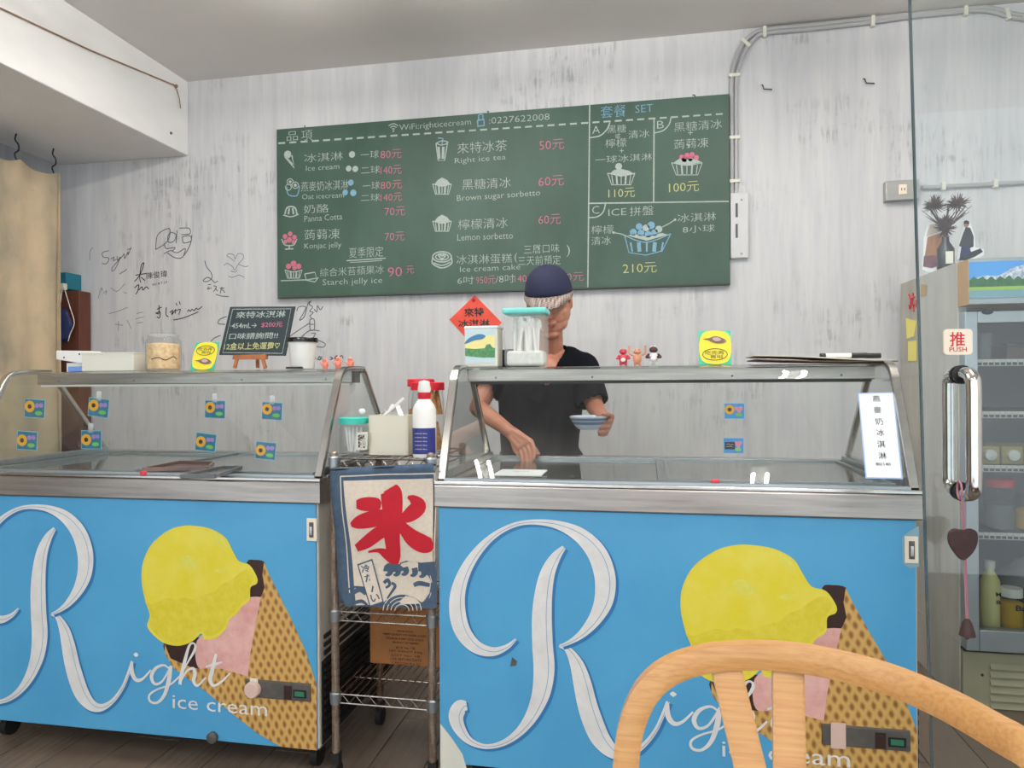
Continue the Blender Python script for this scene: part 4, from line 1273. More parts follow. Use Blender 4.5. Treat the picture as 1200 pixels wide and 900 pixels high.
# white cup with a black lid
xc = X(354.5, 2.362); r_ = (X(370, 2.362) - X(339, 2.362)) / 2
h_ = P(354, 400, 2.362).z - ZK
t = thing('paper_cup', 'white paper tub with a black lid at right of the small blackboard', 'cup', (xc, 2.362, ZK))
MB().lathe([(r_ * .78, 0), (r_ * .8, .002), (r_ * .98, h_)], (xc, 2.362, ZK), 28).build('cup_body', 'white_plastic', t, smooth=True)
MB().lathe([(r_ * 1.08, h_ - .004), (r_ * 1.10, h_ + .004), (r_ * 1.04, h_ + .012), (0, h_ + .010)], (xc, 2.362, ZK), 28).build('cup_lid', 'black_gloss', t, smooth=True)
MB().box(xc - r_ * .7, xc + r_ * .4, 2.362 - r_ - .003, 2.362 - r_ + .02, ZK, ZK + .007).build('cup_foot', 'black_gloss', t)
# three coral figurines
for px, hgt, wh in ((381.5, 12, 'leftmost of the three coral ones'), (396.5, 14, 'middle of the three coral ones'), (411, 13, 'rightmost of the three coral ones')):
    xc = X(px, 2.38)
    s_ = hgt / 832 * 2.5
    t = thing('figurine', 'tiny coral pink animal figurine, ' + wh, 'figurine', (xc, 2.38, ZK), 'tiny coral figurines')
    MB().ball((xc, 2.38, ZK + s_ * .4), s_ * .30, (1, .9, 1.3), 12).build('body', 'coral', t, smooth=True)
    MB().ball((xc, 2.378, ZK + s_ * .82), s_ * .22, (1.1, 1, 1), 12).build('head', 'coral', t, smooth=True)
    for q in (-1, 1):
        MB().cap2((xc + q * s_ * .15, 2.378, ZK + .003), (xc + q * s_ * .12, 2.378, ZK + s_ * .3), .004, .004, 8).build('leg', 'coral', t, smooth=True)
        MB().cap2((xc + q * s_ * .28, 2.372, ZK + s_ * .4), (xc + q * s_ * .38, 2.368, ZK + s_ * .62), .003, .003, 8).build('arm', 'coral', t, smooth=True)
        MB().ball((xc + q * s_ * .1, 2.378 - s_ * .2, ZK + s_ * .86), s_ * .045, n=8).build('eye', 'ink', t)

# ================================================================== ON TOP OF THE RIGHT FREEZER
# square carton with landscape label
a, b = X(544.5, 2.38), X(584.5, 2.38)
zt_ = P(565, 382, 2.38).z
t = thing('carton_tub', 'square off-white tub with a mountain landscape label', 'tub', ((a + b) / 2, 2.41, ZK))
MB().box(a + .003, b - .003, 2.375, 2.465, ZK, zt_ - .008).build('body', 'off_white', t, bevel=.006)
MB().box(a, b, 2.372, 2.468, zt_ - .010, zt_).build('lid', 'white_plastic', t, bevel=.004)
yl = 2.3735
mb = MB(); ppoly(mb, [(544.5, 385), (580, 384.5), (580, 425), (545.5, 426)], yl, .001); mb.build('label', M('label_sky', (196, 216, 220), .6), t)
mb = MB(); ppoly(mb, [(544.5, 399), (560, 393), (580, 393), (580, 411), (545, 410)], yl - .0006, .0006); mb.build('label_meadow', M('label_yellow', (236, 224, 150), .6), t)
mb = MB(); ppoly(mb, [(544.5, 402), (550, 396), (561, 391.5), (569, 393.5), (565, 397.5), (556, 399), (546, 403)], yl - .0012, .0006, 3); mb.build('label_mountain', M('label_mount', (70, 126, 168), .6), t)
mb = MB(); ppoly(mb, [(545, 408), (556, 409), (568, 408), (570, 404), (574, 403), (577, 407), (580, 408), (580, 419), (565, 419), (545, 417)], yl - .0012, .0006); mb.build('label_trees', M('label_trees', (90, 156, 96), .6, var=.4, vs=(120, 120, 120), c2=(60, 110, 80)), t)

# big frosted tub with teal lid full of white spoons
a, b = X(589.5, 2.375), X(640, 2.375)
zt_ = P(615, 362, 2.375).z
t = thing('spoon_tub', 'tall frosted tub with teal lid full of white plastic spoons', 'tub', ((a + b) / 2, 2.42, ZK))
MB().box(a + .004, b - .004, 2.372, 2.478, ZK, zt_ - .012).build('tub_wall', 'frosted', t, bevel=.010)
MB().box(a - .001, b + .001, 2.367, 2.483, zt_ - .016, zt_ + .004).build('lid', 'teal', t, bevel=.006)
random.seed(3)
for i in range(30):
    x = a + .03 + random.random() * (b - a - .06)
    y = 2.392 + random.random() * .06
    l_ = random.uniform(-.022, .02)
    zz = ZK + .05
    top = zt_ - .035 - random.random() * .03
    mb = MB().sweep([(x - l_ * .6, y, zz - .03), (x, y, zz + .02), (x + l_ * .5, y, top)], (1, 0, .2), .004, .0015)
    mb.ball((x + l_ * .55, y, top), .009, (1, .35, 1.5), 10)
    mb.build('spoon', 'white_plastic', t, smooth=True)
MB().box(a + .01, b - .01, 2.382, 2.47, ZK + .004, ZK + .055).build('spoon_bundle', M('milk_white', (230, 230, 222), .6, var=.1, vs=(80, 80, 80)), t, bevel=.01)

# three small toy creatures
def fig(px, label, body, arms, head, hgt, hold=None):
    xc = X(px, 2.38)
    s_ = hgt / 832 * 2.42
    y = 2.38
    t = thing('toy_figure', label, 'figurine', (xc, y, ZK), 'toy creatures on the right freezer')
    MB().ball((xc, y, ZK + s_ * .38), s_ * .24, (1, .9, 1.35), 14).build('body', body, t, smooth=True)
    MB().ball((xc, y - .002, ZK + s_ * .80), s_ * .19, (1.15, .9, .85), 14).build('head', head, t, smooth=True)
    MB().ball((xc, y - s_ * .17, ZK + s_ * .76), s_ * .09, (1.5, .8, .6), 10).build('snout', head, t, smooth=True)
    for q in (-1, 1):
        MB().cap2((xc + q * s_ * .14, y - .002, ZK + s_ * .08), (xc + q * s_ * .12, y, ZK + s_ * .3), s_ * .08, s_ * .1, 10).build('leg', body, t, smooth=True)
        MB().ball((xc + q * s_ * .1, y - s_ * .13, ZK + s_ * .88), s_ * .04, n=8).build('eye', 'ink', t)
        sh = (xc + q * s_ * .22, y, ZK + s_ * .58)
        if arms == 'up':
            MB().tube(catmull([sh, (xc + q * s_ * .42, y, ZK + s_ * .68), (xc + q * s_ * .46, y, ZK + s_ * 1.0), (xc + q * s_ * .44, y, ZK + s_ * 1.12)], 4), s_ * .055, 8).build('arm', 'figure_tan', t, smooth=True)
        else:
            MB().tube(catmull([sh, (xc + q * s_ * .36, y - .004, ZK + s_ * .42), (xc + q * s_ * .2, y - s_ * .22, ZK + s_ * .42)], 4), s_ * .06, 8).build('arm', head, t, smooth=True)
    if hold:
        MB().ball((xc, y - s_ * .2, ZK + s_ * .32), s_ * .12, (1.2, .6, 1), 12).build('belly_patch', hold, t, smooth=True)
    return t
fig(730.5, 'small red toy creature, leftmost of the three on the right freezer', 'figure_red', 'down', 'figure_red', 20, 'white_print')
fig(747, 'small tan toy creature with both arms raised', 'figure_tan', 'up', 'figure_tan', 20)
f3 = fig(766, 'small dark toy creature with white belly beside the arms-up one', 'white_print', 'down', 'figure_dark', 22, 'white_print')
xc = X(766, 2.38)
for q in (-.006, .004):
    MB().ball((xc + q, 2.38, ZK + .062), .004, n=8).build('topknot', 'off_white', f3)

# clipboard boards and two marker pens
t = thing('menu_board', 'stack of thin pale card boards lying on the right freezer corner', 'board', (X(965, 2.4), 2.4, ZK))
a, b = X(883, 2.36), X(1046, 2.36)
mb = MB()
mb.grid(lambda u, v: (a + (b - a) * u, 2.31 + .20 * v, ZK + .002 + .010 * (1 - u) ** 2.2), 14, 2)
mb.build('lower_board', M('card_brown', (120, 92, 70), .7), t, solid=-.003)
mb = MB()
mb.grid(lambda u, v: (a - .006 + (b - a) * u, 2.305 + .20 * v, ZK + .008 + .016 * (1 - u) ** 1.8 + .003 * math.sin(u * 5)), 14, 2)
mb.build('upper_board', M('card_cream', (214, 206, 192), .6), t, solid=-.004)
for px0, px1, yy, zz, lab in ((961, 1016, 2.33, .0225, 'white marker pen with black cap lying on the boards'), (985, 1032, 2.37, .0225, 'dark marker pen behind the white marker on the boards')):
    a, b = X(px0, yy), X(px1, yy)
    first_ = px0 == 961
    pn = thing('marker_pen', lab, 'pen', (a, yy, ZK + zz))
    zc = ZK + zz
    MB().tube([(a + .015, yy, zc), (b - .04, yy, zc)], .0075, 12).build('barrel', 'white_plastic' if first_ else 'ink', pn, smooth=True)
    MB().tube([(b - .045, yy, zc), (b, yy, zc)], .0082, 12).build('cap', 'black', pn, smooth=True)
    MB().tube([(a, yy, zc), (a + .016, yy, zc)], .0080, 12).build('end_plug', 'black', pn, smooth=True)

# ================================================================== WIRE SHELVING BETWEEN THE FREEZERS
SX0, SX1, SY0, SY1 = -.970, -.652, 2.10, 2.48
t = thing('wire_shelf_rack', 'narrow chrome wire shelf rack between the two blue freezers', 'shelf rack', ((SX0 + SX1) / 2, 2.28, 0))
for xx in (SX0, SX1):
    for yy in (SY0, SY1):
        prof = [(.0125, .09)]
        z = .10
        while z < 1.02:
            prof += [(.0125, z), (.0112, z + .001), (.0112, z + .004), (.0125, z + .005)]
            z += .0255
        prof.append((.0125, 1.035)); prof.append((.006, 1.04))
        po = MB().lathe(prof, (xx, yy, 0), 12).build('post', 'post_worn', t)
        cs = MB().box(xx - .014, xx + .014, yy - .012, yy + .012, .055, .092).build('caster', 'black', po)
        mm = Matrix.Translation((xx - .010, yy, .03)) @ Matrix.Rotation(PI / 2, 4, 'Y')
        MB().lathe([(.030, 0), (.030, .020)], (0, 0, 0), 18, mm).build('wheel', 'rubber', po)
for zs in (1.018, .535, .275):
    sf = MB()
    w_ = .0028
    for yy in (SY0, SY1):
        sf.tube([(SX0, yy, zs), (SX1, yy, zs)], w_, 6)
        sf.tube([(SX0, yy, zs - .028), (SX1, yy, zs - .028)], w_, 6)
    for xx in (SX0, SX1):
        sf.tube([(xx, SY0, zs), (xx, SY1, zs)], w_, 6)
        sf.tube([(xx, SY0, zs - .028), (xx, SY1, zs - .028)], w_, 6)
    sh = sf.build('shelf', 'wire_chrome', t)
    zg = MB()
    n = 14
    for yy in (SY0, SY1):
        zg.tube([(SX0 + (SX1 - SX0) * i / n, yy, zs - (.002 if i % 2 else .026)) for i in range(n + 1)], .0018, 5)
    zg.build('truss_wire', 'wire_chrome', sh, kind='stuff')
    for i in range(1, 13):
        xx = SX0 + (SX1 - SX0) * i / 13
        MB().tube([(xx, SY0, zs + .003), (xx, SY1, zs + .003)], .0018, 5).build('deck_wire', 'wire_chrome', sh)
    for yy in (SY0 + .13, SY0 + .26):
        MB().tube([(SX0, yy, zs), (SX1, yy, zs)], .0022, 5).build('cross_wire', 'wire_chrome', sh)
    for xx in (SX0, SX1):
        MB().lathe([(.017, -.03), (.019, .004), (.015, .008)], (xx, SY0, zs), 14).build('collar', 'alu', sh, smooth=True)

# carton on the lower shelf
t = thing('cardboard_box', 'brown cardboard box with printed text on the lower wire shelf', 'box', (-.8, 2.42, .28))
a, b = P(433, 730, 2.34), P(505, 786, 2.34)
yb2 = 2.34
MB().box(a.x, SX1 - .018, yb2, 2.46, .2795, .52).build('carton_body', 'carton', t, bevel=.004)
lines = [('SEASONAL', 465, 485, 740, 2.2), ('FINEST QUALITY ICE WAFER CONES', 449, 499, 744.5, 3), ('STORE IN A DRY COOL PLACE', 453, 496, 749, 2.6), ('PRODUCT OF TAIWAN', 460, 491, 753.5, 2.4),
         ('BOX No.178', 464, 486, 759.5, 3), ('NET WEIGHT 4.5kg', 456, 495, 764, 3), ('LOT No. 18', 459, 492, 768.5, 2.6), ('USE BEFORE DATE', 458, 494, 773, 3), ('CARTON 4 x 12', 459, 492, 777.5, 2.6)]
mb = MB()
for s_, p0, p1, yc, h in lines:
    ptext(mb, s_, p0, p1, yc, h, yb2 - .001, off=.01)
mb.build('lettering', 'choc', t)

# banner with the kanji for ice, hung on the front of the rack
yB = 2.068
def bw(x, z):
    return .004 * math.sin(z * 22 + x * 9) + .003 * math.sin(x * 38)
bt = thing('ice_banner', 'cloth banner with a big red character over grey-blue waves', 'banner', (-.81, yB, 1.0))
TLc, TRc, BRc, BLc = (386, 549), (508, 543), (505, 712), (397.5, 706)
def bpt(u, v):
    a = P(TLc[0] + (TRc[0] - TLc[0]) * u, TLc[1] + (TRc[1] - TLc[1]) * u, yB)
    b = P(BLc[0] + (BRc[0] - BLc[0]) * u, BLc[1] + (BRc[1] - BLc[1]) * u, yB)
    p = a.lerp(b, v)
    return (p.x, yB + bw(p.x, p.z), p.z)
MB().grid(bpt, 16, 22).build('cloth', 'cloth_blue', bt, smooth=True, solid=-.0012)
def ban(mb):
    """lay thin print on the waving cloth"""
    mb.v = [Vector((v_.x, v_.y + bw(v_.x, v_.z), v_.z)) for v_ in mb.v]
    return mb
def ZB2(pts):
    return [(360 + p[0] / 4.489, 530 + p[1] / 4.489) + ((p[2] / 4.489,) if len(p) > 2 else ()) for p in pts]
# the cream field as a fine grid
def bfield(u, v):
    a = P(*ZB2([(190 + (660 - 190) * u, 150 - 12 * u)])[0], yB)
    b = P(*ZB2([(262 + (664 - 262) * u, 800 - 6 * u)])[0], yB)
    p = a.lerp(b, v)
    return (p.x, yB - .002 + bw(p.x, p.z), p.z)
MB().grid(bfield, 14, 20).build('printed_field', 'cloth_cream', bt, smooth=True)
mb = MB()
for pts in ([(172, 128), (185, 300), (200, 450), (212, 600), (226, 738)], [(172, 128), (400, 118), (668, 112)], [(668, 112), (672, 300), (668, 600)]):
    pr(mb, ZB2([(p[0], p[1], 6) for p in pts]), yB - .0024, 1.4)
ban(mb).build('printed_line', 'cloth_cream', bt)
def banp(pts, mat, y, curve=4, name='printed_wave'):
    mb = MB(); ppoly(mb, ZB2(pts), y, .0004, curve); ban(mb).build(name, mat, bt)
banp([(395, 628), (402, 600), (430, 578), (470, 590), (520, 570), (600, 580), (672, 575), (680, 700), (655, 684), (632, 650), (600, 628), (520, 622), (450, 632)], 'cloth_blue', yB - .0030, 0)
for cx_, cy_ in ((425, 622), (468, 622), (512, 618), (560, 622), (606, 628)):
    mb = MB(); pr(mb, ZB2([(cx_ + 4, cy_ - 14, 30), (cx_ + 8, cy_ + 8, 30), (cx_ - 2, cy_ + 24, 20), (cx_ - 18, cy_ + 26, 8)]), yB - .0031, 1); ban(mb).build('printed_curl', 'cloth_blue', bt)
banp([(180, 740), (240, 700), (300, 705), (330, 760), (400, 790), (440, 760), (510, 745), (560, 760), (600, 790), (655, 770), (678, 700), (680, 822), (440, 818), (200, 808)], 'cloth_blue', yB - .0031, 0)
banp([(676, 600), (681, 640), (680, 822), (560, 820), (606, 792), (640, 745), (650, 690), (644, 650)], 'cloth_blue', yB - .0030, 0)
for r_ in (40, 62, 84, 106):
    mb = MB(); pr(mb, ZB2([(500 + r_ * math.cos(PI * i / 8) * .95, 832 - r_ * .8 * math.sin(PI * i / 8), 4) for i in range(9)]), yB - .0038, 1); ban(mb).build('printed_ripple', 'cloth_cream', bt)
for c_ in ([(560, 700, 20), (590, 690, 24), (640, 700, 20), (660, 690, 8)], [(400, 690, 16), (420, 675, 18), (430, 700, 14), (410, 715, 10)], [(440, 690, 14), (460, 705, 16), (440, 740, 12), (420, 770, 8)], [(240, 740, 20), (280, 720, 24), (310, 745, 14)], [(250, 790, 16), (290, 780, 18), (320, 800, 10)]):
    mb = MB(); pr(mb, ZB2(c_), yB - .0036, 1); ban(mb).build('printed_curl', 'cloth_blue', bt)
for c_ in ([(632, 650, 4), (645, 700, 4), (625, 760, 3)], [(645, 650, 4), (655, 710, 4), (640, 770, 3)]):
    mb = MB(); pr(mb, ZB2(c_), yB - .0037, 1); ban(mb).build('printed_ripple', 'cloth_cream', bt)
# plaque with small vertical lettering
banp([(262, 590), (340, 562), (402, 790), (332, 812)], 'cloth_blue', yB - .0040, 0, 'printed_plaque')
banp([(270, 596), (336, 572), (395, 785), (336, 803)], 'cloth_cream', yB - .0044, 0, 'printed_plaque')
for ch_, cx, cy in (('冷', 306, 612), ('た', 325, 660), ('―', 345, 712), ('い', 358, 765)):
    p_ = ZB2([(cx, cy)])[0]
    mb = MB(); ptext(mb, ch_, p_[0] - 5, p_[0] + 5, p_[1], 9 if ch_ != '―' else 2, yB - .0050, off=.02, rot=R(12 if ch_ != '―' else 80)); ban(mb).build('lettering', 'cloth_blue', bt)
K = [[(430, 190, 70), (440, 215, 112), (448, 300, 108), (445, 380, 96), (448, 460, 84), (455, 540, 74), (458, 590, 40)],
     [(320, 525, 10), (370, 518, 22), (410, 535, 50), (450, 565, 60)],
     [(528, 235, 14), (560, 250, 50), (585, 285, 78), (545, 325, 74), (495, 355, 40)],
     [(262, 272, 40), (290, 272, 62), (330, 272, 70), (372, 276, 62), (388, 278, 24)],
     [(232, 380, 20), (262, 372, 56), (310, 358, 78), (380, 345, 84), (440, 350, 80)],
     [(430, 395, 60), (370, 430, 66), (310, 475, 60), (258, 505, 36)],
     [(478, 362, 40), (520, 410, 66), (560, 450, 86), (610, 480, 92), (650, 487, 70), (664, 487, 26)]]
for q in K:
    mb = MB(); pr(mb, ZB2([(a_, b_, c_ + 14) for a_, b_, c_ in q]), yB - .0032, 1, n=6); ban(mb).build('character_outline', 'cloth_cream', bt)
for i, q in enumerate(K):
    mb = MB(); pr(mb, ZB2(q), yB - .0042 - .0001 * i, 1, n=6); ban(mb).build('red_character', 'cloth_red', bt)
c1, c2 = P(384, 551, yB), P(510, 545, yB)
MB().tube([(c1.x, 2.074, c1.z), (c2.x, 2.074, c2.z)], .003, 6).build('hanging_rod', 'black', bt)

# things on top of the rack (shelf top at 1.023)
ZR = 1.0232
xc = P(415, 520, 2.2).x
r_ = (P(431, 520, 2.2).x - P(399, 520, 2.2).x) / 2
h_ = P(415, 493, 2.2).z - ZR
j = jar(xc, 2.20, ZR, r_, h_, r_ * .92, 'clear jar with teal lid holding white spoons on the rack', 'teal_dark', .018, None, cat='jar', name='spoon_jar', lid_r=r_ * 1.02)
for i in range(9):
    x = xc - .03 + .0075 * i
    MB().tube([(x * .6 + xc * .4, 2.20 + .01 * math.sin(i * 2), ZR + .008), (x, 2.2 + .012 * math.sin(i * 3), ZR + h_ * .82)], .0035, 6).build('spoon', 'white_plastic', j)
mb = MB(); ppoly(mb, [(418, 507), (431, 506), (430, 527), (417, 527)], 2.2 - r_ - .0022, .001); mb.build('label', 'off_white', j)
mb = MB(); ptext(mb, '甜筒', 419.5, 429, 517, 16, 2.2 - r_ - .0035, off=.03, rot=R(0)); mb.build('lettering', 'choc', j)
MB().ball((xc + .02, 2.22, ZR + h_ + .030), .012, (1, .5, .8), 12).build('lid_scoop', 'white_plastic', j, smooth=True)
# frosted tub
xa, xb_ = P(432, 510, 2.17).x, P(478, 510, 2.17).x
h_ = P(455, 487, 2.17).z - ZR
t = thing('frosted_tub', 'square milky plastic tub with tissue between jar and bottle', 'tub', ((xa + xb_) / 2, 2.2, ZR))
mb = MB()
mb.box(xa + .003, xb_ - .003, 2.172, 2.176, ZR, ZR + h_); mb.box(xa + .003, xb_ - .003, 2.284, 2.288, ZR, ZR + h_)
mb.box(xa, xa + .004, 2.172, 2.288, ZR, ZR + h_); mb.box(xb_ - .004, xb_, 2.172, 2.288, ZR, ZR + h_)
mb.box(xa + .003, xb_ - .003, 2.174, 2.286, ZR, ZR + .004)
mb.build('tub_wall', 'milky', t)
MB().box(xa + .012, xb_ - .012, 2.182, 2.276, ZR + .006, ZR + h_ * .85).build('contents', 'off_white', t, bevel=.01)
mb = MB()
mb.grid(lambda u, v: (xa + .03 + .08 * u, 2.2 + .05 * v, ZR + h_ * .8 + .05 * math.sin(PI * min(1, u * .9 + .1)) + .012 * math.sin(u * 13 + v * 7)), 12, 8)
mb.build('tissue', 'white_paper', t, smooth=True)
MB().sweep([(xa + .03, 2.19, ZR + h_ * .9), (xb_ - .02, 2.19, ZR + h_ + .055)], (0, 0, 1), .004, .002).build('tongs', 'white_plastic', t)
# spray bottle
yq = 2.14
xc = P(497.5, 510, yq).x
r_ = (P(511, 510, yq).x - P(484.5, 510, yq).x) / 2
t = thing('sauce_bottle', 'white plastic bottle with red collar and navy label on the rack', 'bottle', (xc, yq, ZR))
hs = [P(497, y_, yq).z - ZR for y_ in (536, 480, 472, 468, 460, 447)]
MB().lathe([(r_ * .95, 0), (r_, .004), (r_, hs[1]), (r_ * .85, hs[1] + .014), (r_ * .5, hs[2] + .012), (r_ * .42, hs[3] + .006)], (xc, yq, ZR), 28).build('body', 'white_plastic', t, smooth=True)
MB().lathe([(r_ * .5, hs[3]), (r_ * .55, hs[3] + .004), (r_ * .55, hs[4]), (r_ * .3, hs[4] + .004)], (xc, yq, ZR), 20).build('collar', 'red', t, smooth=True)
MB().lathe([(r_ * .5, hs[4]), (r_ * .56, hs[4] + .01), (r_ * .45, hs[5]), (0, hs[5] + .004)], (xc, yq, ZR), 20).build('nozzle_cap', 'white_plastic', t, smooth=True)
z0, z1 = P(497, 531, yq).z - ZR, P(497, 501, yq).z - ZR
mb = MB()
mb.grid(lambda u, v: (xc + (r_ + .0008) * math.sin(R(-78 + 160 * u)), yq - (r_ + .0008) * math.cos(R(-78 + 160 * u)), ZR + z0 + (z1 - z0) * v), 20, 1)
mb.build('label', 'label_blue', t, smooth=True)
mb = MB()
for i in range(5):
    put_text(mb, 'mlml ilm', xc - r_ * .5, xc + r_ * .55, ZR + z0 + (z1 - z0) * (.2 + .15 * i), .004, yq - r_ - .002)
mb.build('lettering', 'white_print', t)
# two cone jars with red lids behind
for (px0, px1, pt, yy, lab) in ((484, 521, 443, 2.32, 'tall clear jar of wafer cones with red lid behind the bottle'),):
    xc = P((px0 + px1) / 2, 480, yy).x
    r_ = (P(px1, 480, yy).x - P(px0, 480, yy).x) / 2
    h_ = P(500, 453, yy).z - ZR
    j = jar(xc - .004, yy, ZR, r_, h_, r_ * .93, lab, 'red', .024, None, name='cone_jar', lid_r=r_ * 1.02)
    for q in range(5):
        an = 2 * PI * q / 5 + .4
        cx, cy = xc + r_ * .5 * math.cos(an), yy + r_ * .5 * math.sin(an)
        MB().lathe([(.004, .10 + .01 * (q % 2)), (.020, .006)], (cx, cy, ZR), 14).build('wafer_cone', 'biscuit', j)
        MB().lathe([(.020, .125), (.004, .22 + .01 * (q % 2))], (cx, cy, ZR), 14).build('wafer_cone', 'biscuit', j)
xc = P(492, 455, 2.42).x
h_ = P(492, 449, 2.42).z - ZR
jar(xc + .002, 2.425, ZR, .046, h_, .042, 'second red-lidded jar standing behind the cone jar', 'red', .024, 'biscuit', .6, name='cone_jar', lid_r=.048)

# ================================================================== THE MAN
man = thing('person', 'man in navy cap and black polo shirt reaching into the freezer, holding a bowl', 'person', (P(635, 500, 3.1).x, 3.1, 0))
def Pv(px, py, y):
    return P(px, py, y)
hip = Pv(634, 560, 3.13)
waist = Pv(632, 525, 3.12)
chest = Pv(634, 462, 3.09)
shL, shR = Pv(583, 432, 3.07), Pv(683, 432, 3.07)
neck0, neck1 = Pv(645, 418, 3.06), Pv(646, 392, 3.0)
headc = Pv(643.5, 353, 2.885)
elL, wrL = Pv(560, 478, 2.97), Pv(599, 507, 2.76)
elR, wrR = Pv(697, 476, 3.00), Pv(706, 489, 2.82)
footL, footR = Vector((hip.x - .12, 3.10, .07)), Vector((hip.x + .12, 3.18, .07))
kneeL, kneeR = Vector((hip.x - .11, 3.04, .50)), Vector((hip.x + .11, 3.10, .50))
B = MB()
B.cap2(hip + Vector((-.06, 0, 0)), hip + Vector((.06, 0, 0)), .115, .115)
B.cap2(hip, waist, .125, .12)
B.cap2(waist + Vector((-.04, 0, 0)), chest + Vector((-.06, 0, .02)), .10, .105)
B.cap2(waist + Vector((.04, 0, 0)), chest + Vector((.06, 0, .02)), .10, .105)
B.cap2(shL + Vector((.05, 0, .0)), shR + Vector((-.05, 0, .0)), .066, .066)
B.cap2(neck0 + Vector((-.07, 0, -.03)), neck0 + Vector((.07, 0, -.03)), .06, .06)
B.cap2(neck0 + Vector((0, .01, -.02)), neck1 + Vector((0, .03, .01)), .056, .046)
B.cap2(neck0 + Vector((0, -.03, -.06)), chest + Vector((0, -.02, .02)), .07, .09)
for s_, e_, w_ in ((shL, elL, wrL), (shR, elR, wrR)):
    B.cap2(s_, e_, .050, .038)
    mid = e_.lerp(w_, .3)
    B.cap2(e_, mid, .038, .037)
    B.cap2(mid, w_, .037, .025)
for kn, ft, sx in ((kneeL, footL, -1), (kneeR, footR, 1)):
    B.cap2(hip + Vector((sx * .09, 0, -.03)), kn, .085, .058)
    B.cap2(kn, ft, .055, .036)
    B.cap2(ft, ft + Vector((0, -.12, -.03)), .036, .03)
# head
HM = Matrix.Translation(headc) @ Matrix.Rotation(R(-4), 4, 'Y') @ Matrix.Rotation(R(4), 4, 'Z') @ Matrix.Rotation(R(18), 4, 'X') @ Matrix.Scale(1.1, 4)
H3 = HM.to_3x3()
def hp(x, y, z):
    return HM @ Vector((x, y, z))
def hb(x, y, z, r, sc=(1, 1, 1)):
    B.ball(hp(x, y, z), r, sc, 16, H3)
B.ball(hp(0, .012, .035), .088, (.90, 1.08, 1.0), 20, H3)        # cranium
B.ball(hp(0, -.010, -.032), .078, (.93, 1.06, 1.12), 20, H3)       # face
B.ball(hp(0, -.058, -.112), .026, (1.25, .9, .8), 14, H3)         # chin
B.ball(hp(0, -.042, -.084), .046, (1.12, .9, .85), 14, H3)
for q in (-1, 1):
    hb(q * .040, -.056, -.030, .022, (1.1, .8, .9))               # cheekbone
    hb(q * .028, -.082, .014, .017, (1.3, .6, .55))               # brow
    hb(q * .079, .014, -.010, .024, (.35, .75, 1.2))              # ear
    hb(q * .036, -.020, -.078, .033, (.85, 1.35, .95))
    hb(q * .048, .004, -.042, .036, (.8, 1.3, 1.3))               # jaw
    hb(q * .013, -.098, -.038, .0090)                             # nostril wing
    hb(q * .028, -.079, -.002, .012, (1.2, .6, .7))               # eyelid
B.cap2(hp(0, -.086, .006), hp(0, -.108, -.034), .009, .0135)       # nose
hb(0, -.090, -.064, .014, (1.9, .8, .5))                          # lips
hb(0, -.086, -.073, .014, (1.7, .8, .5))
B.cap2(hp(0, .055, -.05), neck0 + Vector((0, .01, 0)), .048, .056)
# hands: five separate fingers each
def hand(wr, palm_c, pdir, side, tips, thumb):
    """palm as flattened chain, each finger a bent chain"""
    for q in (-1.2, 0, 1.2):
        B.cap2(wr + side * q * .010, palm_c + side * q * .020, .018, .014)
    B.cap2(palm_c - side * .026, palm_c + side * .026, .014, .014)
    for ch in tips:
        for a, b, ra, rb in zip(ch[:-1], ch[1:], (.0095, .009, .0082), (.009, .0082, .0072)):
            B.cap2(a, b, ra, rb, 10)
    for a, b, ra, rb in zip(thumb[:-1], thumb[1:], (.014, .0105), (.0105, .0088)):
        B.cap2(a, b, ra, rb, 10)
# his right hand (left in the picture) reaching down into the cabinet
palm = Pv(615, 521, 2.70)
side = Vector((.80, -.30, .52)).normalized()
hd = (palm - wrL).normalized()
down = Vector((.12, -.30, -.95)).normalized()
tips = []
for i, (o_, L_) in enumerate(((-.030, .030), (-.011, .036), (.010, .035), (.029, .028))):
    k0 = palm + side * o_ + hd * .010
    k1 = k0 + (hd * .5 + down).normalized() * L_
    k2 = k1 + (down + hd * .05).normalized() * L_ * .75
    k3 = k2 + (down - hd * .35).normalized() * L_ * .6
    tips.append([k0, k1, k2, k3])
th0 = wrL.lerp(palm, .45) - side * .022
th = [th0, th0 + Vector((.012, -.02, -.034)), th0 + Vector((.030, -.035, -.052))]
hand(wrL, palm, hd, side, tips, th)
# his left hand (right in the picture) holding the bowl from its right side
bowl_c = Pv(689.5, 488, 2.76)
bowl_r = .073
palm2 = bowl_c + Vector((bowl_r + .004, .045, -.028))
hd2 = (palm2 - wrR).normalized()
side2 = Vector((-.35, .0, -.94)).normalized()
tips2 = []
for i, (o_, L_) in enumerate(((-.016, .030), (.000, .034), (.016, .033), (.030, .026))):
    k0 = palm2 + side2 * o_
    k1 = k0 + Vector((-.006 - .012 * i / 3, -.9, -.15 - .12 * i)).normalized() * L_
    k2 = k1 + Vector((-.45, -.75, -.1)).normalized() * L_ * .7
    k3 = k2 + Vector((-.95, -.35, 0)).normalized() * L_ * .6
    tips2.append([k0, k1, k2, k3])
th0 = palm2 + Vector((.0, -.01, .028))
th2 = [th0, Vector((bowl_c.x + bowl_r + .008, bowl_c.y - .01, bowl_c.z + .006)), Vector((bowl_c.x + bowl_r - .014, bowl_c.y - .028, bowl_c.z + .010))]
hand(wrR, palm2, hd2, side2, tips2, th2)

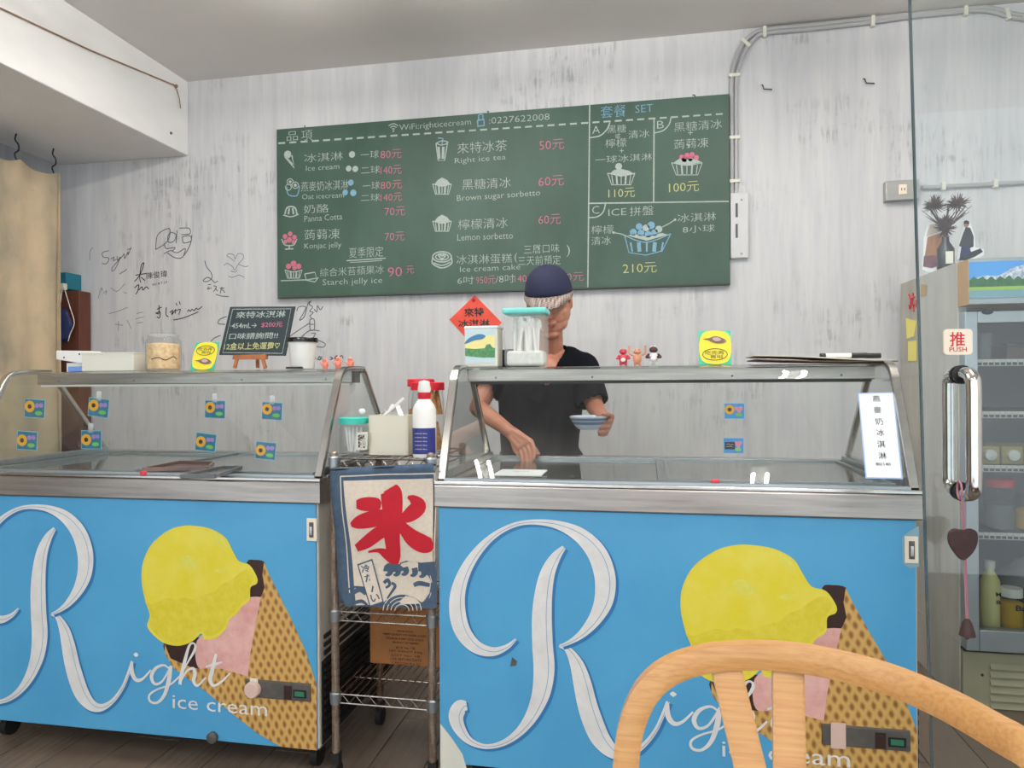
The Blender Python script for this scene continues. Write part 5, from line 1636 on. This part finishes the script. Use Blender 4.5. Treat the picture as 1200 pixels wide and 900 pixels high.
def remesh(mb, vox, smooth_it, fac=.5):
    me = bpy.data.meshes.new('r')
    me.from_pydata([tuple(v_) for v_ in mb.v], [], mb.f)
    bm = bmesh.new(); bm.from_mesh(me); bmesh.ops.recalc_face_normals(bm, faces=bm.faces); bm.to_mesh(me); bm.free()
    o = bpy.data.objects.new('r', me)
    COL.objects.link(o)
    m1 = o.modifiers.new('a', 'REMESH'); m1.mode = 'VOXEL'; m1.voxel_size = vox; m1.adaptivity = 0
    m2 = o.modifiers.new('b', 'SMOOTH'); m2.factor = fac; m2.iterations = smooth_it
    dg = bpy.context.evaluated_depsgraph_get(); dg.update()
    ev = o.evaluated_get(dg)
    r = bpy.data.meshes.new_from_object(ev)
    bpy.data.objects.remove(o)
    return r
def place(me, name, mat, parent, keep=None):
    off = parent.location.copy()
    if keep:
        bm = bmesh.new(); bm.from_mesh(me)
        dead = [v_ for v_ in bm.verts if not keep(v_.co)]
        bmesh.ops.delete(bm, geom=dead, context='VERTS')
        bm.to_mesh(me); bm.free()
    for v_ in me.vertices:
        v_.co -= off
    me.shade_smooth()
    me.materials.clear()
    me.materials.append(MATS[mat])
    o = bpy.data.objects.new(name, me)
    COL.objects.link(o)
    o.parent = parent
    return o
place(remesh(B, .0036, 4), 'body', 'skin', man)
# polo shirt over it
S = MB()
g_ = .016
S.cap2(hip + Vector((-.07, -.005, .04)), hip + Vector((.07, -.005, .04)), .13 + g_ * .5, .13 + g_ * .5)
S.cap2(waist + Vector((-.05, 0, 0)), chest + Vector((-.065, 0, .02)), .112 + g_ * .7, .112 + g_)
S.cap2(waist + Vector((.05, 0, 0)), chest + Vector((.065, 0, .02)), .112 + g_ * .7, .112 + g_)
S.cap2(shL + Vector((.045, 0, 0)), shR + Vector((-.045, 0, 0)), .072 + g_, .072 + g_)
S.cap2(neck0 + Vector((-.075, 0, -.03)), neck0 + Vector((.075, 0, -.03)), .062 + g_, .062 + g_)
S.cap2(neck0 + Vector((0, -.03, -.06)), chest + Vector((0, -.022, .02)), .075 + g_ * .9, .102 + g_)
S.cap2(shL, shL.lerp(elL, .50), .058 + g_, .052 + g_)
S.cap2(shR, shR.lerp(elR, .86), .058 + g_, .052 + g_)
vz = neck0.z
def keep_shirt(c):
    if c.z < hip.z + .005:
        return False
    # V opening at the throat
    dx = abs(c.x - neck0.x)
    if c.y < neck0.y - .02 and dx < .055 * max(0, (c.z - (vz - .13))) / .13 and c.z > vz - .13:
        return False
    if c.z > vz + .015 and (c.x - neck0.x) ** 2 < .07 ** 2:
        return False
    # sleeve hems: cut square across each arm
    for s_, e_, f_ in ((shL, elL, .56), (shR, elR, .93)):
        ax = (e_ - s_)
        t_ = (c - s_).dot(ax) / ax.length_squared
        if t_ > f_ and (c - s_ - ax * t_).length < .085 and (c.x < chest.x - .19 or c.x > chest.x + .17):
            return False
    return True
me = remesh(S, .008, 4)
so = place(me, 'polo_shirt', 'shirt', man, keep_shirt)
sm = so.modifiers.new('solid', 'SOLIDIFY'); sm.thickness = .003
# collar
col_ = MB()
for q in (-1, 1):
    pts = catmull([(neck0.x + q * .012, neck0.y - .098, vz - .105), (neck0.x + q * .045, neck0.y - .090, vz - .045), (neck0.x + q * .072, neck0.y - .055, vz + .004), (neck0.x + q * .076, neck0.y + .01, vz + .03), (neck0.x + q * .05, neck0.y + .065, vz + .04), (neck0.x, neck0.y + .082, vz + .042)], 5)
    n = len(pts)
    vs_, fs_ = [], []
    for i, p_ in enumerate(pts):
        c = Vector(p_)
        out = Vector((c.x - neck0.x, c.y - neck0.y, 0)).normalized()
        vs_ += [c - out * .006 + Vector((0, 0, .014)), c + out * .022 + Vector((0, 0, -.028))]
    for i in range(n - 1):
        fs_.append((2 * i, 2 * i + 1, 2 * i + 3, 2 * i + 2))
    col_.add(vs_, fs_)
col_.build('collar', 'shirt', man, smooth=True, solid=.004)
T = MB()
T.cap2(hip + Vector((-.06, 0, 0)), hip + Vector((.06, 0, 0)), .128, .128)
for kn, ft, sx in ((kneeL, footL, -1), (kneeR, footR, 1)):
    T.cap2(hip + Vector((sx * .085, 0, -.03)), kn, .10, .075)
    T.cap2(kn, ft + Vector((0, 0, .03)), .075, .06)
place(remesh(T, .010, 3), 'trousers', 'trousers', man)
for ft in (footL, footR):
    sh = MB(); sh.ball(ft + Vector((0, -.055, -.025)), .05, (.95, 2.5, .9), 16)
    sh.v = [Vector((v_.x, v_.y, max(v_.z, 0.0))) for v_ in sh.v]
    sh.build('shoe', 'black', man, smooth=True)
# cap: crown and checked brim
cr = MB()
vs_, fs_ = [], []
nu, nv = 24, 9
for j in range(nv + 1):
    th_ = PI / 2 * j / nv
    for i in range(nu):
        a = 2 * PI * i / nu
        r_ = math.cos(th_) ** .85 if j < nv else 0
        vs_.append(hp(.0895 * r_ * math.cos(a), .012 + .104 * r_ * math.sin(a), .030 + .104 * math.sin(th_)))
for j in range(nv):
    for i in range(nu):
        fs_.append((j * nu + i, j * nu + (i + 1) % nu, (j + 1) * nu + (i + 1) % nu, (j + 1) * nu + i))
cr.add(vs_, fs_)
cp = cr.build('cap', 'cap_navy', man, smooth=True, solid=.004)
br = MB()
vs_, fs_ = [], []
n = 18
for i in range(n + 1):
    a = PI + PI * i / n
    for k_, (rad, dz) in enumerate(((0, 0), (.5, -.006), (1, -.014))):
        sw = abs(math.sin(a)) ** .7
        x = (.0905 + .008 * rad * sw) * math.cos(a)
        y = .012 + (.104 + .072 * rad * sw) * math.sin(a)
        vs_.append(hp(x, y, .032 + dz * 2.0 * sw))
for i in range(n):
    for k_ in range(2):
        fs_.append((i * 3 + k_, i * 3 + k_ + 1, i * 3 + k_ + 4, i * 3 + k_ + 3))
br.add(vs_, fs_)
br.build('cap_brim', 'check', cp, smooth=True, solid=.005)
MB().ball(hp(0, .012, .132), .006, n=10).build('cap_button', 'cap_navy', cp)
for q in (-1, 1):
    h_ = MB(); h_.ball(hp(q * .074, .022, .012), .028, (.35, 1.2, .9), 14, H3); h_.build('hair', 'hair', man, smooth=True)
    mb = MB(); mb.tube([tuple(hp(q * .014, -.094, .016)), tuple(hp(q * .028, -.094, .020)), tuple(hp(q * .043, -.084, .015))], [.002, .003, .0015], 6); mb.build('eyebrow', 'hair', man)
    mb = MB(); mb.tube([tuple(hp(q * .017, -.0895, -.008)), tuple(hp(q * .028, -.0885, -.011)), tuple(hp(q * .041, -.079, -.009))], .0016, 6); mb.build('eyelid_line', 'hair', man)
mb = MB(); mb.tube([tuple(hp(-.024, -.089, -.067)), tuple(hp(0, -.1005, -.067)), tuple(hp(.024, -.089, -.067))], .0018, 6); mb.build('mouth_line', 'lips', man)
# the bowl
t = thing('rice_bowl', 'pale blue banded porcelain bowl held in the man\'s hand', 'bowl', (bowl_c.x, bowl_c.y, bowl_c.z - .052))
def bprof(z0, z1, n=6, off=0):
    f = lambda z: .030 + (bowl_r - .030) * ((z / .052) ** .55)
    return [(f(max(1e-4, z0 + (z1 - z0) * i / n)) + off, z0 + (z1 - z0) * i / n) for i in range(n + 1)]
out = bprof(.004, .052)
MB().lathe([(.026, 0), (.027, .004)] + out + [(bowl_r - .003, .052)] + [(r_ - .004, z + .003) for r_, z in out[::-1]] + [(0, .008)], (bowl_c.x, bowl_c.y, bowl_c.z - .052), 36).build('porcelain', 'bowl_white', t, smooth=True)
for z0, z1, mt in ((.037, .046, 'bowl_blue'), (.022, .033, 'bowl_blue'), (.049, .0515, 'white_plastic')):
    q = bprof(z0, z1, 3, .0006)
    mb = MB(); mb.lathe(q + [(r_ - .001, z) for r_, z in q[::-1]], (bowl_c.x, bowl_c.y, bowl_c.z - .052), 36); mb.build('glaze_band', mt, t, smooth=True)

# ================================================================== DISPLAY FRIDGE
FX0, FX1, FY0, FY1 = 1.185, 1.80, 3.02, 3.64
fr = thing('display_fridge', 'pale upright glass-door display fridge with landscape header sign', 'fridge', ((FX0 + FX1) / 2, 3.3, 0))
ztop = 1.712
mb = MB()
mb.box(FX0, FX0 + .035, FY0, FY1, .235, ztop); mb.box(FX1 - .035, FX1, FY0, FY1, .235, ztop)
mb.box(FX0 + .035, FX1 - .035, FY1 - .03, FY1, .235, ztop); mb.box(FX0 + .035, FX1 - .035, FY0, FY1 - .03, 1.535, ztop); mb.box(FX0, FX1, FY0, FY1, .0, .235)
mb.build('cabinet', 'fridge_side', fr, bevel=.003)
MB().box(FX0 + .035, FX1 - .035, FY1 - .04, FY1 - .031, .24, 1.53).build('inner_back', 'fridge_in', fr)
# header sign box
yh = 2.925
zh0, zh1 = P(1136, 357, yh).z, P(1136, 303.5, yh).z
hd_ = MB().box(FX0, FX1, yh, FY0, zh0, zh1).build('header_box', 'tape_wood', fr, bevel=.002)
MB().box(FX0 + .002, FX1, yh - .004, yh, zh0, zh1).build('header_frame', 'alu', hd_, bevel=.002)
ya = yh - .005
za, zb3 = P(1140, 350, ya).z, P(1140, 307, ya).z
xa = P(1135.5, 330, ya).x
hh = zb3 - za
MB().box(xa, FX1 - .02, ya - .001, ya, za, zb3).build('picture_sky', 'sky_blue', hd_)
ppm = [(xa, za + hh * .5), (xa + .05, za + hh * .62), (xa + .10, za + hh * .6), (xa + .15, za + hh * .82), (xa + .2, za + hh * .9), (xa + .26, za + hh * .74), (xa + .35, za + hh * .95), (xa + .45, za + hh * .7), (FX1 - .02, za + hh * .85), (FX1 - .02, za + hh * .4), (xa, za + hh * .4)]
MB().prism(ppm, ya - .002, .001).build('picture_mountains', 'photo_snow', hd_)
random.seed(11)
tr = [(xa, za + hh * .3)]
for i in range(41):
    tr.append((xa + (FX1 - .02 - xa) * i / 40, za + hh * (.48 + (.09 if i % 2 else 0) + .05 * random.random())))
tr.append((FX1 - .02, za + hh * .3))
MB().prism(tr, ya - .003, .001).build('picture_forest', 'photo_forest', hd_)
MB().box(xa, FX1 - .02, ya - .0035, ya - .0005, za + hh * .22, za + hh * .31).build('picture_meadow', 'photo_grass', hd_)
MB().box(xa, FX1 - .02, ya - .0035, ya - .0005, za, za + hh * .22).build('picture_lake', 'photo_water', hd_)
# door
yd = 2.965
dz0, dz1 = .228, 1.515
dr = MB()
dx0, dx1 = FX0 + .004, FX1
gx0 = P(1146.5, 500, yd).x
gz1, gz0 = P(1160, 378.5, yd).z, P(1160, 739, yd).z
dr.box(dx0, gx0, yd, FY0 - .004, dz0, dz1); dr.box(dx1 - .06, dx1, yd, FY0 - .004, dz0, dz1)
dr.box(gx0, dx1 - .06, yd, FY0 - .004, gz1, dz1); dr.box(gx0, dx1 - .06, yd, FY0 - .004, dz0, gz0)
door = dr.build('door', 'alu', fr, bevel=.003)
MB().box(gx0 - .004, dx1 - .056, yd + .02, yd + .026, gz0 - .004, gz1 + .004).build('glass', 'fridge_glass', door)
c = P(1157, 365.5, yd)
MB().ball((c.x, yd - .002, c.z), .020, (1, .5, .52), 14).build('lock', 'black', door, smooth=True)
MB().box(FX0 + .004, FX1, FY0 - .03, FY0, .218, .228).build('gasket', 'black', fr)
# base grille
gr = MB().box(FX0 + .004, FX1, FY0 - .02, FY0, .0, .212).build('base_grille', 'beige', fr, bevel=.002)
ys = FY0 - .020
xg = P(1160, 800, ys).x
for i in range(6):
    z = .172 - i * .030
    mb = MB()
    mb.add([(xg, ys, z), (FX1 - .04, ys, z), (FX1 - .04, ys - .010, z - .018), (xg, ys - .010, z - .018), (xg, ys, z - .020), (FX1 - .04, ys, z - .020)],
           [(0, 1, 2, 3), (3, 2, 5, 4), (0, 3, 4), (1, 5, 2)])
    mb.build('slat', 'beige', gr)
c = P(1151, 791, ys)
MB().ball((c.x, ys - .001, c.z), .006, (1, .4, 1), 8).build('screw_hole', 'ink', gr)
# shelves inside
shelf_z = []
for py in (421, 482, 545, 624, 738):
    z = P(1165, py, 3.04).z
    shelf_z.append(z)
    sh = MB().box(FX0 + .036, FX1 - .036, 3.035, 3.040, z - .012, z).build('shelf', 'white_plastic', fr)
    mb = MB()
    for i in range(26):
        xx = FX0 + .05 + i * .0205
        mb.box(xx, xx + .003, 3.032, 3.036, z - .024, z)
    mb.box(FX0 + .036, FX1 - .036, 3.033, 3.036, z - .026, z - .023)
    mb.build('label_rail', 'off_white', sh)
    mb = MB()
    for i in range(20):
        xx = FX0 + .045 + i * .027
        mb.tube([(xx, 3.04, z - .003), (xx, 3.59, z - .003)], .002, 5)
    mb.build('shelf_wire', 'wire_chrome', sh)
def FXp(px, y):
    return P(px, 520, y).x
# items in the fridge
z = shelf_z[0]
xc = FXp(1155, 3.2)
t = thing('plastic_cup', 'white plastic cup on the top fridge shelf', 'cup', (xc, 3.2, z))
MB().lathe([(.02, 0), (.026, .11), (.024, .11), (.018, .004), (0, .004)], (xc, 3.2, z), 20).build('cup_wall', 'frosted', t, smooth=True)
xc = FXp(1188, 3.3)
t = thing('storage_box', 'brownish storage box behind the cup on the top fridge shelf', 'box', (xc, 3.3, z))
MB().box(xc - .06, xc + .12, 3.22, 3.4, z, z + .06).build('box_body', 'tray_brown', t, bevel=.004)
MB().box(xc - .062, xc + .122, 3.218, 3.402, z + .06, z + .07).build('lid', 'tray_grey', t, bevel=.003)
z = shelf_z[2]
for px, wh in ((1158, 'beside the door handle'), (1185, 'second from the left'), (1212, 'third from the left')):
    xc = FXp(px, 3.09)
    t = thing('milk_carton', 'yellowish carton with round white cap lying on a fridge shelf, ' + wh, 'carton', (xc, 3.14, z), 'cartons lying in the fridge')
    MB().box(xc - .037, xc + .037, 3.08, 3.28, z, z + .070).build('carton_body', M('carton_yellow', (176, 160, 90), .5), t, bevel=.003)
    mm = Matrix.Translation((xc + .0, 3.08, z + .036)) @ Matrix.Rotation(PI / 2, 4, 'X')
    MB().lathe([(.021, 0), (.021, .016), (.018, .018), (0, .018)], (0, 0, 0), 22, mm).build('cap', 'white_plastic', t, smooth=True)
z = shelf_z[3]
xc = FXp(1171, 3.12)
jar(xc, 3.12, z, .052, P(1170, 566, 3.12).z - z, .046, 'clear jar with a dark pink lid inside the fridge', 'figure_red', .026, 'fridge_in', .55, lid_r=.052, name='lidded_jar')
xc = FXp(1203, 3.12)
jar(xc, 3.13, z, .045, .13, .04, 'jar of yellow preserve right of the pink-lidded jar', None, .02, 'honey', .6, name='preserve_jar')
z = shelf_z[4]
xc = FXp(1159, 3.10)
t = thing('sauce_bottle', 'cream bottle with yellow printed label at the bottom of the fridge', 'bottle', (xc, 3.1, z))
hb_ = P(1160, 660, 3.1).z - z
MB().lathe([(.033, 0), (.034, .004), (.034, hb_ * .72), (.015, hb_ * .88), (.015, hb_)], (xc, 3.1, z), 22).build('body', M('cream_bottle', (222, 214, 150), .4), t, smooth=True)
MB().lathe([(.018, hb_ * .92), (.018, hb_ * 1.04), (0, hb_ * 1.04)], (xc, 3.1, z), 18).build('cap', 'off_white', t, smooth=True)
mb = MB(); put_text(mb, 'M', xc + .006, xc + .024, z + .13, .016, 3.1 - .036, off=.02); put_text(mb, '8', xc + .006, xc + .022, z + .10, .016, 3.1 - .036, off=.02); mb.build('lettering', 'ink', t)
xc = FXp(1184, 3.09)
j = jar(xc, 3.09, z, .041, .135, .036, 'pot of yellow preserve with white top and black lettering', 'white_plastic', .03, 'honey', .72, name='preserve_jar', lid_r=.038)
mb = MB(); put_text(mb, 'Ba', xc - .004, xc + .034, z + .085, .022, 3.09 - .043, off=.03); mb.build('lettering', 'ink', j)
xc = FXp(1195, 3.3)
t = MB(); t.grid(lambda u, v: (xc - .12 + .3 * u, 3.2 + .2 * v, z + .02 + .20 * math.sin(PI * (.1 + .8 * u)) * (.6 + .4 * math.sin(PI * v)) + .012 * math.sin(23 * u + 9 * v)), 20, 12)
tag(t.build('plastic_bag', 'film', smooth=True), 'crumpled clear plastic bag behind the pots in the fridge', 'bag')

# notes on the fridge side
def onside(mb_pts, mat, name, label, cat, lift=.002, group=None):
    q = [P(a, b, FX0 - lift, 0) for a, b in mb_pts]
    mb = MB(); n = len(q)
    mb.add([tuple(p_) for p_ in q] + [(p_.x + .0012, p_.y, p_.z) for p_ in q], [tuple(range(n)), tuple(range(2 * n - 1, n - 1, -1))] + [(i, (i + 1) % n, (i + 1) % n + n, i + n) for i in range(n)])
    o = mb.build(name, mat)
    return tag(o, label, cat, group) if label else o
onside([(1061.5, 373), (1074, 376), (1071, 394), (1062.5, 397)], 'sticky', 'sticky_note', 'yellow sticky note on the fridge side, upper and crooked', 'note', .003, 'sticky notes on the fridge side')
onside([(1064, 400), (1074, 399), (1074, 423), (1064, 423)], 'sticky', 'sticky_note', 'yellow sticky note on the fridge side, lower and straight', 'note', .003, 'sticky notes on the fridge side')
onside([(1079, 333), (1086, 334), (1085, 347), (1079, 348)], 'tape_wood', 'paper_tag', 'small tan paper tag on the fridge side under the plant', 'tag', .003)
rs = MB()
for q in ([(1065, 345), (1068, 352), (1066, 362)], [(1070, 343), (1069, 355), (1071, 365)], [(1066, 350), (1072, 348)], [(1065, 358), (1072, 357)], [(1073, 352), (1074, 360)]):
    q2 = [P(a, b, FX0 - .003, 0) for a, b in q]
    rs.tube([tuple(x) for x in q2], .004, 5)
tag(rs.build('red_sticker', 'figure_red'), 'small red scrawled decal on the fridge side above the notes', 'sticker')

# standees and dried plant on top of the fridge
zf = ztop
ysd = 3.30
def cut(name, pts, mat, t, y=ysd, th=.003, curve=0):
    mb = MB(); ppoly(mb, pts, y, th, curve)
    return mb.build(name, mat, t)
sx = P(1095, 300, ysd)
t = thing('photo_standee', 'die-cut photo standee of a wooden shopfront on top of the fridge', 'standee', (sx.x, ysd, zf))
a = P(1085, 312, ysd)
cut('backing', [(1081, 316), (1083, 278), (1088, 261), (1106, 258), (1113, 266), (1111, 310), (1096, 320)], 'white_paper', t)
cut('awning', [(1086, 275), (1090, 263), (1105, 261), (1109, 269), (1086, 277)], M('awning', (200, 190, 176), .7), t, ysd - .002, .002)
cut('shopfront', [(1084, 300), (1087, 278), (1108, 271), (1107, 302)], M('wood_print', (184, 132, 96), .6, var=.2, vs=(80, 80, 10)), t, ysd - .002, .002)
cut('flowers', [(1082, 312), (1083, 300), (1095, 299), (1107, 303), (1105, 310), (1092, 314)], M('flower_print', (150, 90, 100), .7, var=.5, vs=(160, 160, 160), c2=(70, 60, 70)), t, ysd - .003, .002)
cut('stand_foot', [(1084, 316), (1110, 310), (1110, 300), (1084, 304)], 'white_paper', t, ysd + .004, .03)
sx = P(1133, 300, ysd)
t = thing('photo_standee', 'die-cut photo standee of a person in dark jacket on a scooter', 'standee', (sx.x, ysd, zf))
cut('backing', [(1122, 304), (1124, 285), (1129, 262), (1132, 257.5), (1137, 261), (1142, 275), (1143, 290), (1153, 292), (1153, 299), (1136, 306)], 'white_paper', t, ysd - .02)
cut('jacket', [(1124, 288), (1128, 276), (1132, 266), (1137, 267), (1141, 277), (1141, 289), (1134, 292)], M('jacket_print', (44, 46, 54), .7), t, ysd - .022, .002)
mb = MB(); disc(mb, 1132.5, 263, 3.0, ysd - .022, .002, 1.2); mb.build('face', 'skin', t)
mb = MB(); ppoly(mb, [(1129.5, 262), (1130, 259), (1132.5, 258), (1135.5, 259.5), (1136, 262.5)], ysd - .024, .002); mb.build('beanie', 'black', t)
cut('jeans', [(1125, 300), (1127, 289), (1136, 289), (1138, 295), (1131, 302)], 'navy', t, ysd - .0225, .002)
cut('scooter', [(1124, 305), (1126, 298), (1136, 296), (1149, 291), (1152, 295), (1142, 301), (1132, 305)], 'black', t, ysd - .0222, .002)
cut('stand_foot', [(1124, 308), (1140, 305), (1140, 298), (1124, 300)], 'white_paper', t, ysd - .014, .03)
# dried plant in a dark bottle
yp = 3.22
xp = P(1108, 290, yp).x
t = thing('dried_plant', 'dark dried thistle bunch in a dark bottle on top of the fridge', 'plant', (xp, yp, zf))
MB().lathe([(.030, 0), (.032, .005), (.032, .085), (.014, .115), (.013, .135)], (xp, yp, zf), 20).build('bottle', 'metal_dark', t, smooth=True)
p_ = P(1109, 298, yp)
MB().box(xp - .012, xp + .016, yp - .035, yp - .031, zf + .02, zf + .07).build('bottle_label', 'off_white', t)
random.seed(5)
stems = MB()
for i in range(16):
    ax_, ay_ = random.uniform(-.075, .085), random.uniform(-.05, .05)
    top = Vector((xp + ax_, yp + ay_, zf + random.uniform(.21, .285)))
    stems.tube(catmull([(xp, yp, zf + .12), (xp + ax_ * .25, yp + ay_ * .3, zf + .18), tuple(top)], 4), .0022, 5)
stems.build('stems', 'twig', t, kind='stuff')
for (cx, cz, rr, cy) in ((-.045, .262, .042, -.01), (.045, .268, .042, .0), (-.005, .165, .038, -.01), (.01, .20, .03, .02)):
    mb = MB()
    c = Vector((xp + cx, yp + cy, zf + cz))
    for i in range(90):
        d = Vector((random.gauss(0, 1), random.gauss(0, .7), random.gauss(.35, .7))).normalized()
        mb.tube([c, c + d * rr * random.uniform(.7, 1.25)], [.0035, .0008], 4)
    mb.build('thistle_head', 'twig', t, kind='stuff')
for a_ in ((-.09, .25), (-.075, .225), (.10, .26), (.09, .235)):
    MB().tube([(xp, yp, zf + .17), (xp + a_[0], yp, zf + a_[1])], [.003, .001], 5).build('leaf_blade', 'twig', t)

# ================================================================== GLASS DOOR WITH HANDLE
YD = 1.75
tp, bp = P(1067, 0, YD), P(1093, 900, YD)
kx = (bp.x - tp.x) / (bp.z - tp.z)
def dx_(z):
    return tp.x + kx * (z - tp.z)
ztp = 2.45
door = thing('door_1', 'frameless glass door at the right edge', 'door', (dx_(0) + .3, YD, 0))
del door['category'], door['label']
door['kind'] = 'structure'
mb = MB()
q = [(dx_(.015), .015), (1.75, .015), (1.75, ztp), (dx_(ztp), ztp)]
mb.prism(q, YD - .005, .010)
mb.build('pane', 'door_glass', door)
mb = MB()
e_ = .0035
mb.prism([(dx_(.015) - e_, .015), (dx_(.015), .015), (dx_(ztp), ztp), (dx_(ztp) - e_, ztp)], YD - .005, .010)
mb.build('pane_edge', M('glass_edge', (70, 86, 90), .25), door)
for sgn, nm in ((-1, 'front'), (1, 'rear')):
    a, b = P(1126, 439, YD), P(1127.5, 576, YD)
    off = sgn * .062
    pts = [(a.x, YD + sgn * .005, a.z), (a.x, YD + off * .55, a.z + .001), (a.x, YD + off * .9, a.z - .008), (a.x, YD + off, a.z - .030), (a.x, YD + off, (a.z + b.z) / 2), (a.x, YD + off, b.z + .030), (a.x, YD + off * .9, b.z + .008), (a.x, YD + off * .55, b.z - .001), (a.x, YD + sgn * .005, b.z)]
    MB().tube(catmull(pts, 6), .0155, 18).build('handle', 'chrome', door, smooth=True)
    for z in (a.z, b.z):
        mm = Matrix.Translation((a.x, YD, z)) @ Matrix.Rotation(PI / 2 * (1 if sgn < 0 else -1), 4, 'X')
        MB().lathe([(.021, .005), (.021, .011), (.017, .012)], (0, 0, 0), 20, mm).build('handle_washer', 'black', door)
# PUSH plate
a, b = P(1105, 386, YD - .007), P(1139, 415.5, YD - .007)
ps = thing('push_sign', 'small cream square sign with red lettering on the glass door', 'sign', ((a.x + b.x) / 2, YD, b.z))
rr = .008
q = []
for cx, cz, a0 in ((b.x - rr, a.z - rr, 0), (a.x + rr, a.z - rr, 90), (a.x + rr, b.z + rr, 180), (b.x - rr, b.z + rr, 270)):
    for i in range(5):
        an = R(a0 + 22.5 * i)
        q.append((cx + rr * math.cos(an), cz + rr * math.sin(an)))
MB().prism(q, YD - .011, .006).build('plate', 'cream_sign', ps)
mb = MB()
ptext(mb, '推', 1113, 1131, 397.5, 17, YD - .0115, off=.012)
mb.build('lettering', 'sign_red', ps)
mb = MB()
ptext(mb, 'PUSH', 1112.5, 1133, 409.5, 5.5, YD - .0115, off=.012)
mb.build('lettering', 'sign_red', ps)
# heart and bell pendant hanging from the handle
yh2 = 1.675
t = thing('bell_pendant', 'dark wooden heart and bell on a pink cord hanging from the door handle', 'pendant', (P(1131, 640, yh2).x, yh2, P(1131, 745, yh2).z))
c0_ = [P(1128, 583, yh2), P(1129, 620, yh2), P(1131, 660, yh2), P(1133.5, 728, yh2)]
for dx in (-.0025, .0025):
    MB().tube([(c_.x + dx * .7, yh2, c_.z) for c_ in c0_], .0015, 6).build('cord', 'cord_pink', t)
MB().tube([tuple(c0_[0] + Vector((.004 * math.cos(an), .015 + .022 * math.cos(an), .020 * math.sin(an) + .014))) for an in [2 * PI * i / 14 for i in range(14)]], .0022, 6, closed=True).build('cord_loop', 'cord_pink', t)
mb = MB(); ppoly(mb, [(1129, 657), (1120, 649), (1113, 637), (1113, 626), (1119, 620.5), (1129, 621.5), (1140, 620.5), (1146, 625), (1146, 637), (1140, 649)], yh2 - .006, .012, 4)
mb.build('heart', 'pendant', t, bevel=.002)
c_ = P(1133.5, 735, yh2)
MB().lathe([(.016, -.018), (.0145, -.010), (.009, .010), (.004, .018), (0, .019)], tuple(c_), 18).build('bell', 'pendant', t, smooth=True)
MB().ball((c_.x, yh2, c_.z - .022), .0045, n=8).build('clapper', 'pendant', t)

# ================================================================== WOODEN CHAIR
ch = thing('wooden_chair', 'light oak hoop-back chair in the right foreground', 'chair', (.2, .68, 0))
hoop = [(741, 1010, .93), (733, 940, .935), (734, 890, .94), (741, 846, .945), (759, 808, .95), (788, 784, .96), (830, 771, .97), (880, 767.5, .975), (930, 770, .97), (985, 780, .955), (1045, 797, .93), (1105, 823, .89), (1165, 856, .84), (1220, 893, .79)]
hpw = [tuple(P(a, b, c)) for a, b, c in hoop]
last = Vector(hpw[-1])
hpw += [(last.x + .035, last.y - .08, last.z - .04), (last.x + .045, last.y - .13, last.z - .12), (last.x + .035, last.y - .15, last.z - .24), (last.x + .01, last.y - .16, .45)]
first_ = Vector(hpw[0])
hpw = [(first_.x + .01, first_.y - .02, .45)] + hpw
MB().sweep(catmull(hpw, 6), (0, 1, 0), .0125, .0165).build('hoop_back', 'oak', ch, smooth=True)
seat_z = .45
for (a, ya_), (bx, by) in (((( 848, 772), .978), (.105, .90)), (((923, 770), .980), (.175, .915)), (((985, 783), .95), (.245, .91))):
    if a[0] == 985:
        continue
    tpt = P(*a, ya_)
    px_b = P(880 if a[0] == 848 else 925, 905, .93)
    d = (px_b - tpt)
    end = tpt + d * ((seat_z - tpt.z) / d.z)
    MB().sweep([tuple(tpt), tuple(tpt.lerp(end, .5)), tuple(end)], (1, 0, 0), .0195, .006).build('back_slat', 'oak', ch, smooth=True)
sq = catmull([(-.02, .90), (.20, .95), (.40, .84), (.44, .58), (.36, .42), (.06, .42), (-.03, .58)], 5, True)
mb = MB(); n = len(sq)
mb.add([(x, y, seat_z - .03) for x, y in sq] + [(x, y, seat_z) for x, y in sq], [tuple(range(n))[::-1], tuple(range(n, 2 * n))] + [(i, (i + 1) % n, (i + 1) % n + n, i + n) for i in range(n)])
mb.build('seat', 'oak', ch, bevel=.006)
for x, y, fx, fy in ((.03, .86, -.01, .92), (.33, .82, .38, .88), (.05, .48, .0, .42), (.35, .48, .40, .42)):
    MB().tube([(x, y, seat_z - .02), ((x + fx) / 2, (y + fy) / 2, .22), (fx, fy, 0)], [.014, .018, .012], 12).build('leg', 'oak', ch, smooth=True)

# ceiling lamps (out of frame, they light the room)
for i, (lx, ly, lz, e) in enumerate(LAMPS):
    t = thing('fluorescent_lamp', 'white twin tube ceiling lamp ' + ('above the left freezer', 'above the right freezer', 'behind the viewer on the left', 'behind the viewer on the right')[i], 'lamp', (lx, ly, lz), 'ceiling tube lamps')
    MB().box(lx - .05, lx + .05, ly - .63, ly + .63, lz + .06, ZC).build('housing', 'white_plastic', t, bevel=.004)
    for q in (-.045, .045):
        MB().tube([(lx + q, ly - .6, lz + .016), (lx + q, ly + .6, lz + .016)], .013, 10).build('tube', 'lamp_white', t, smooth=True)
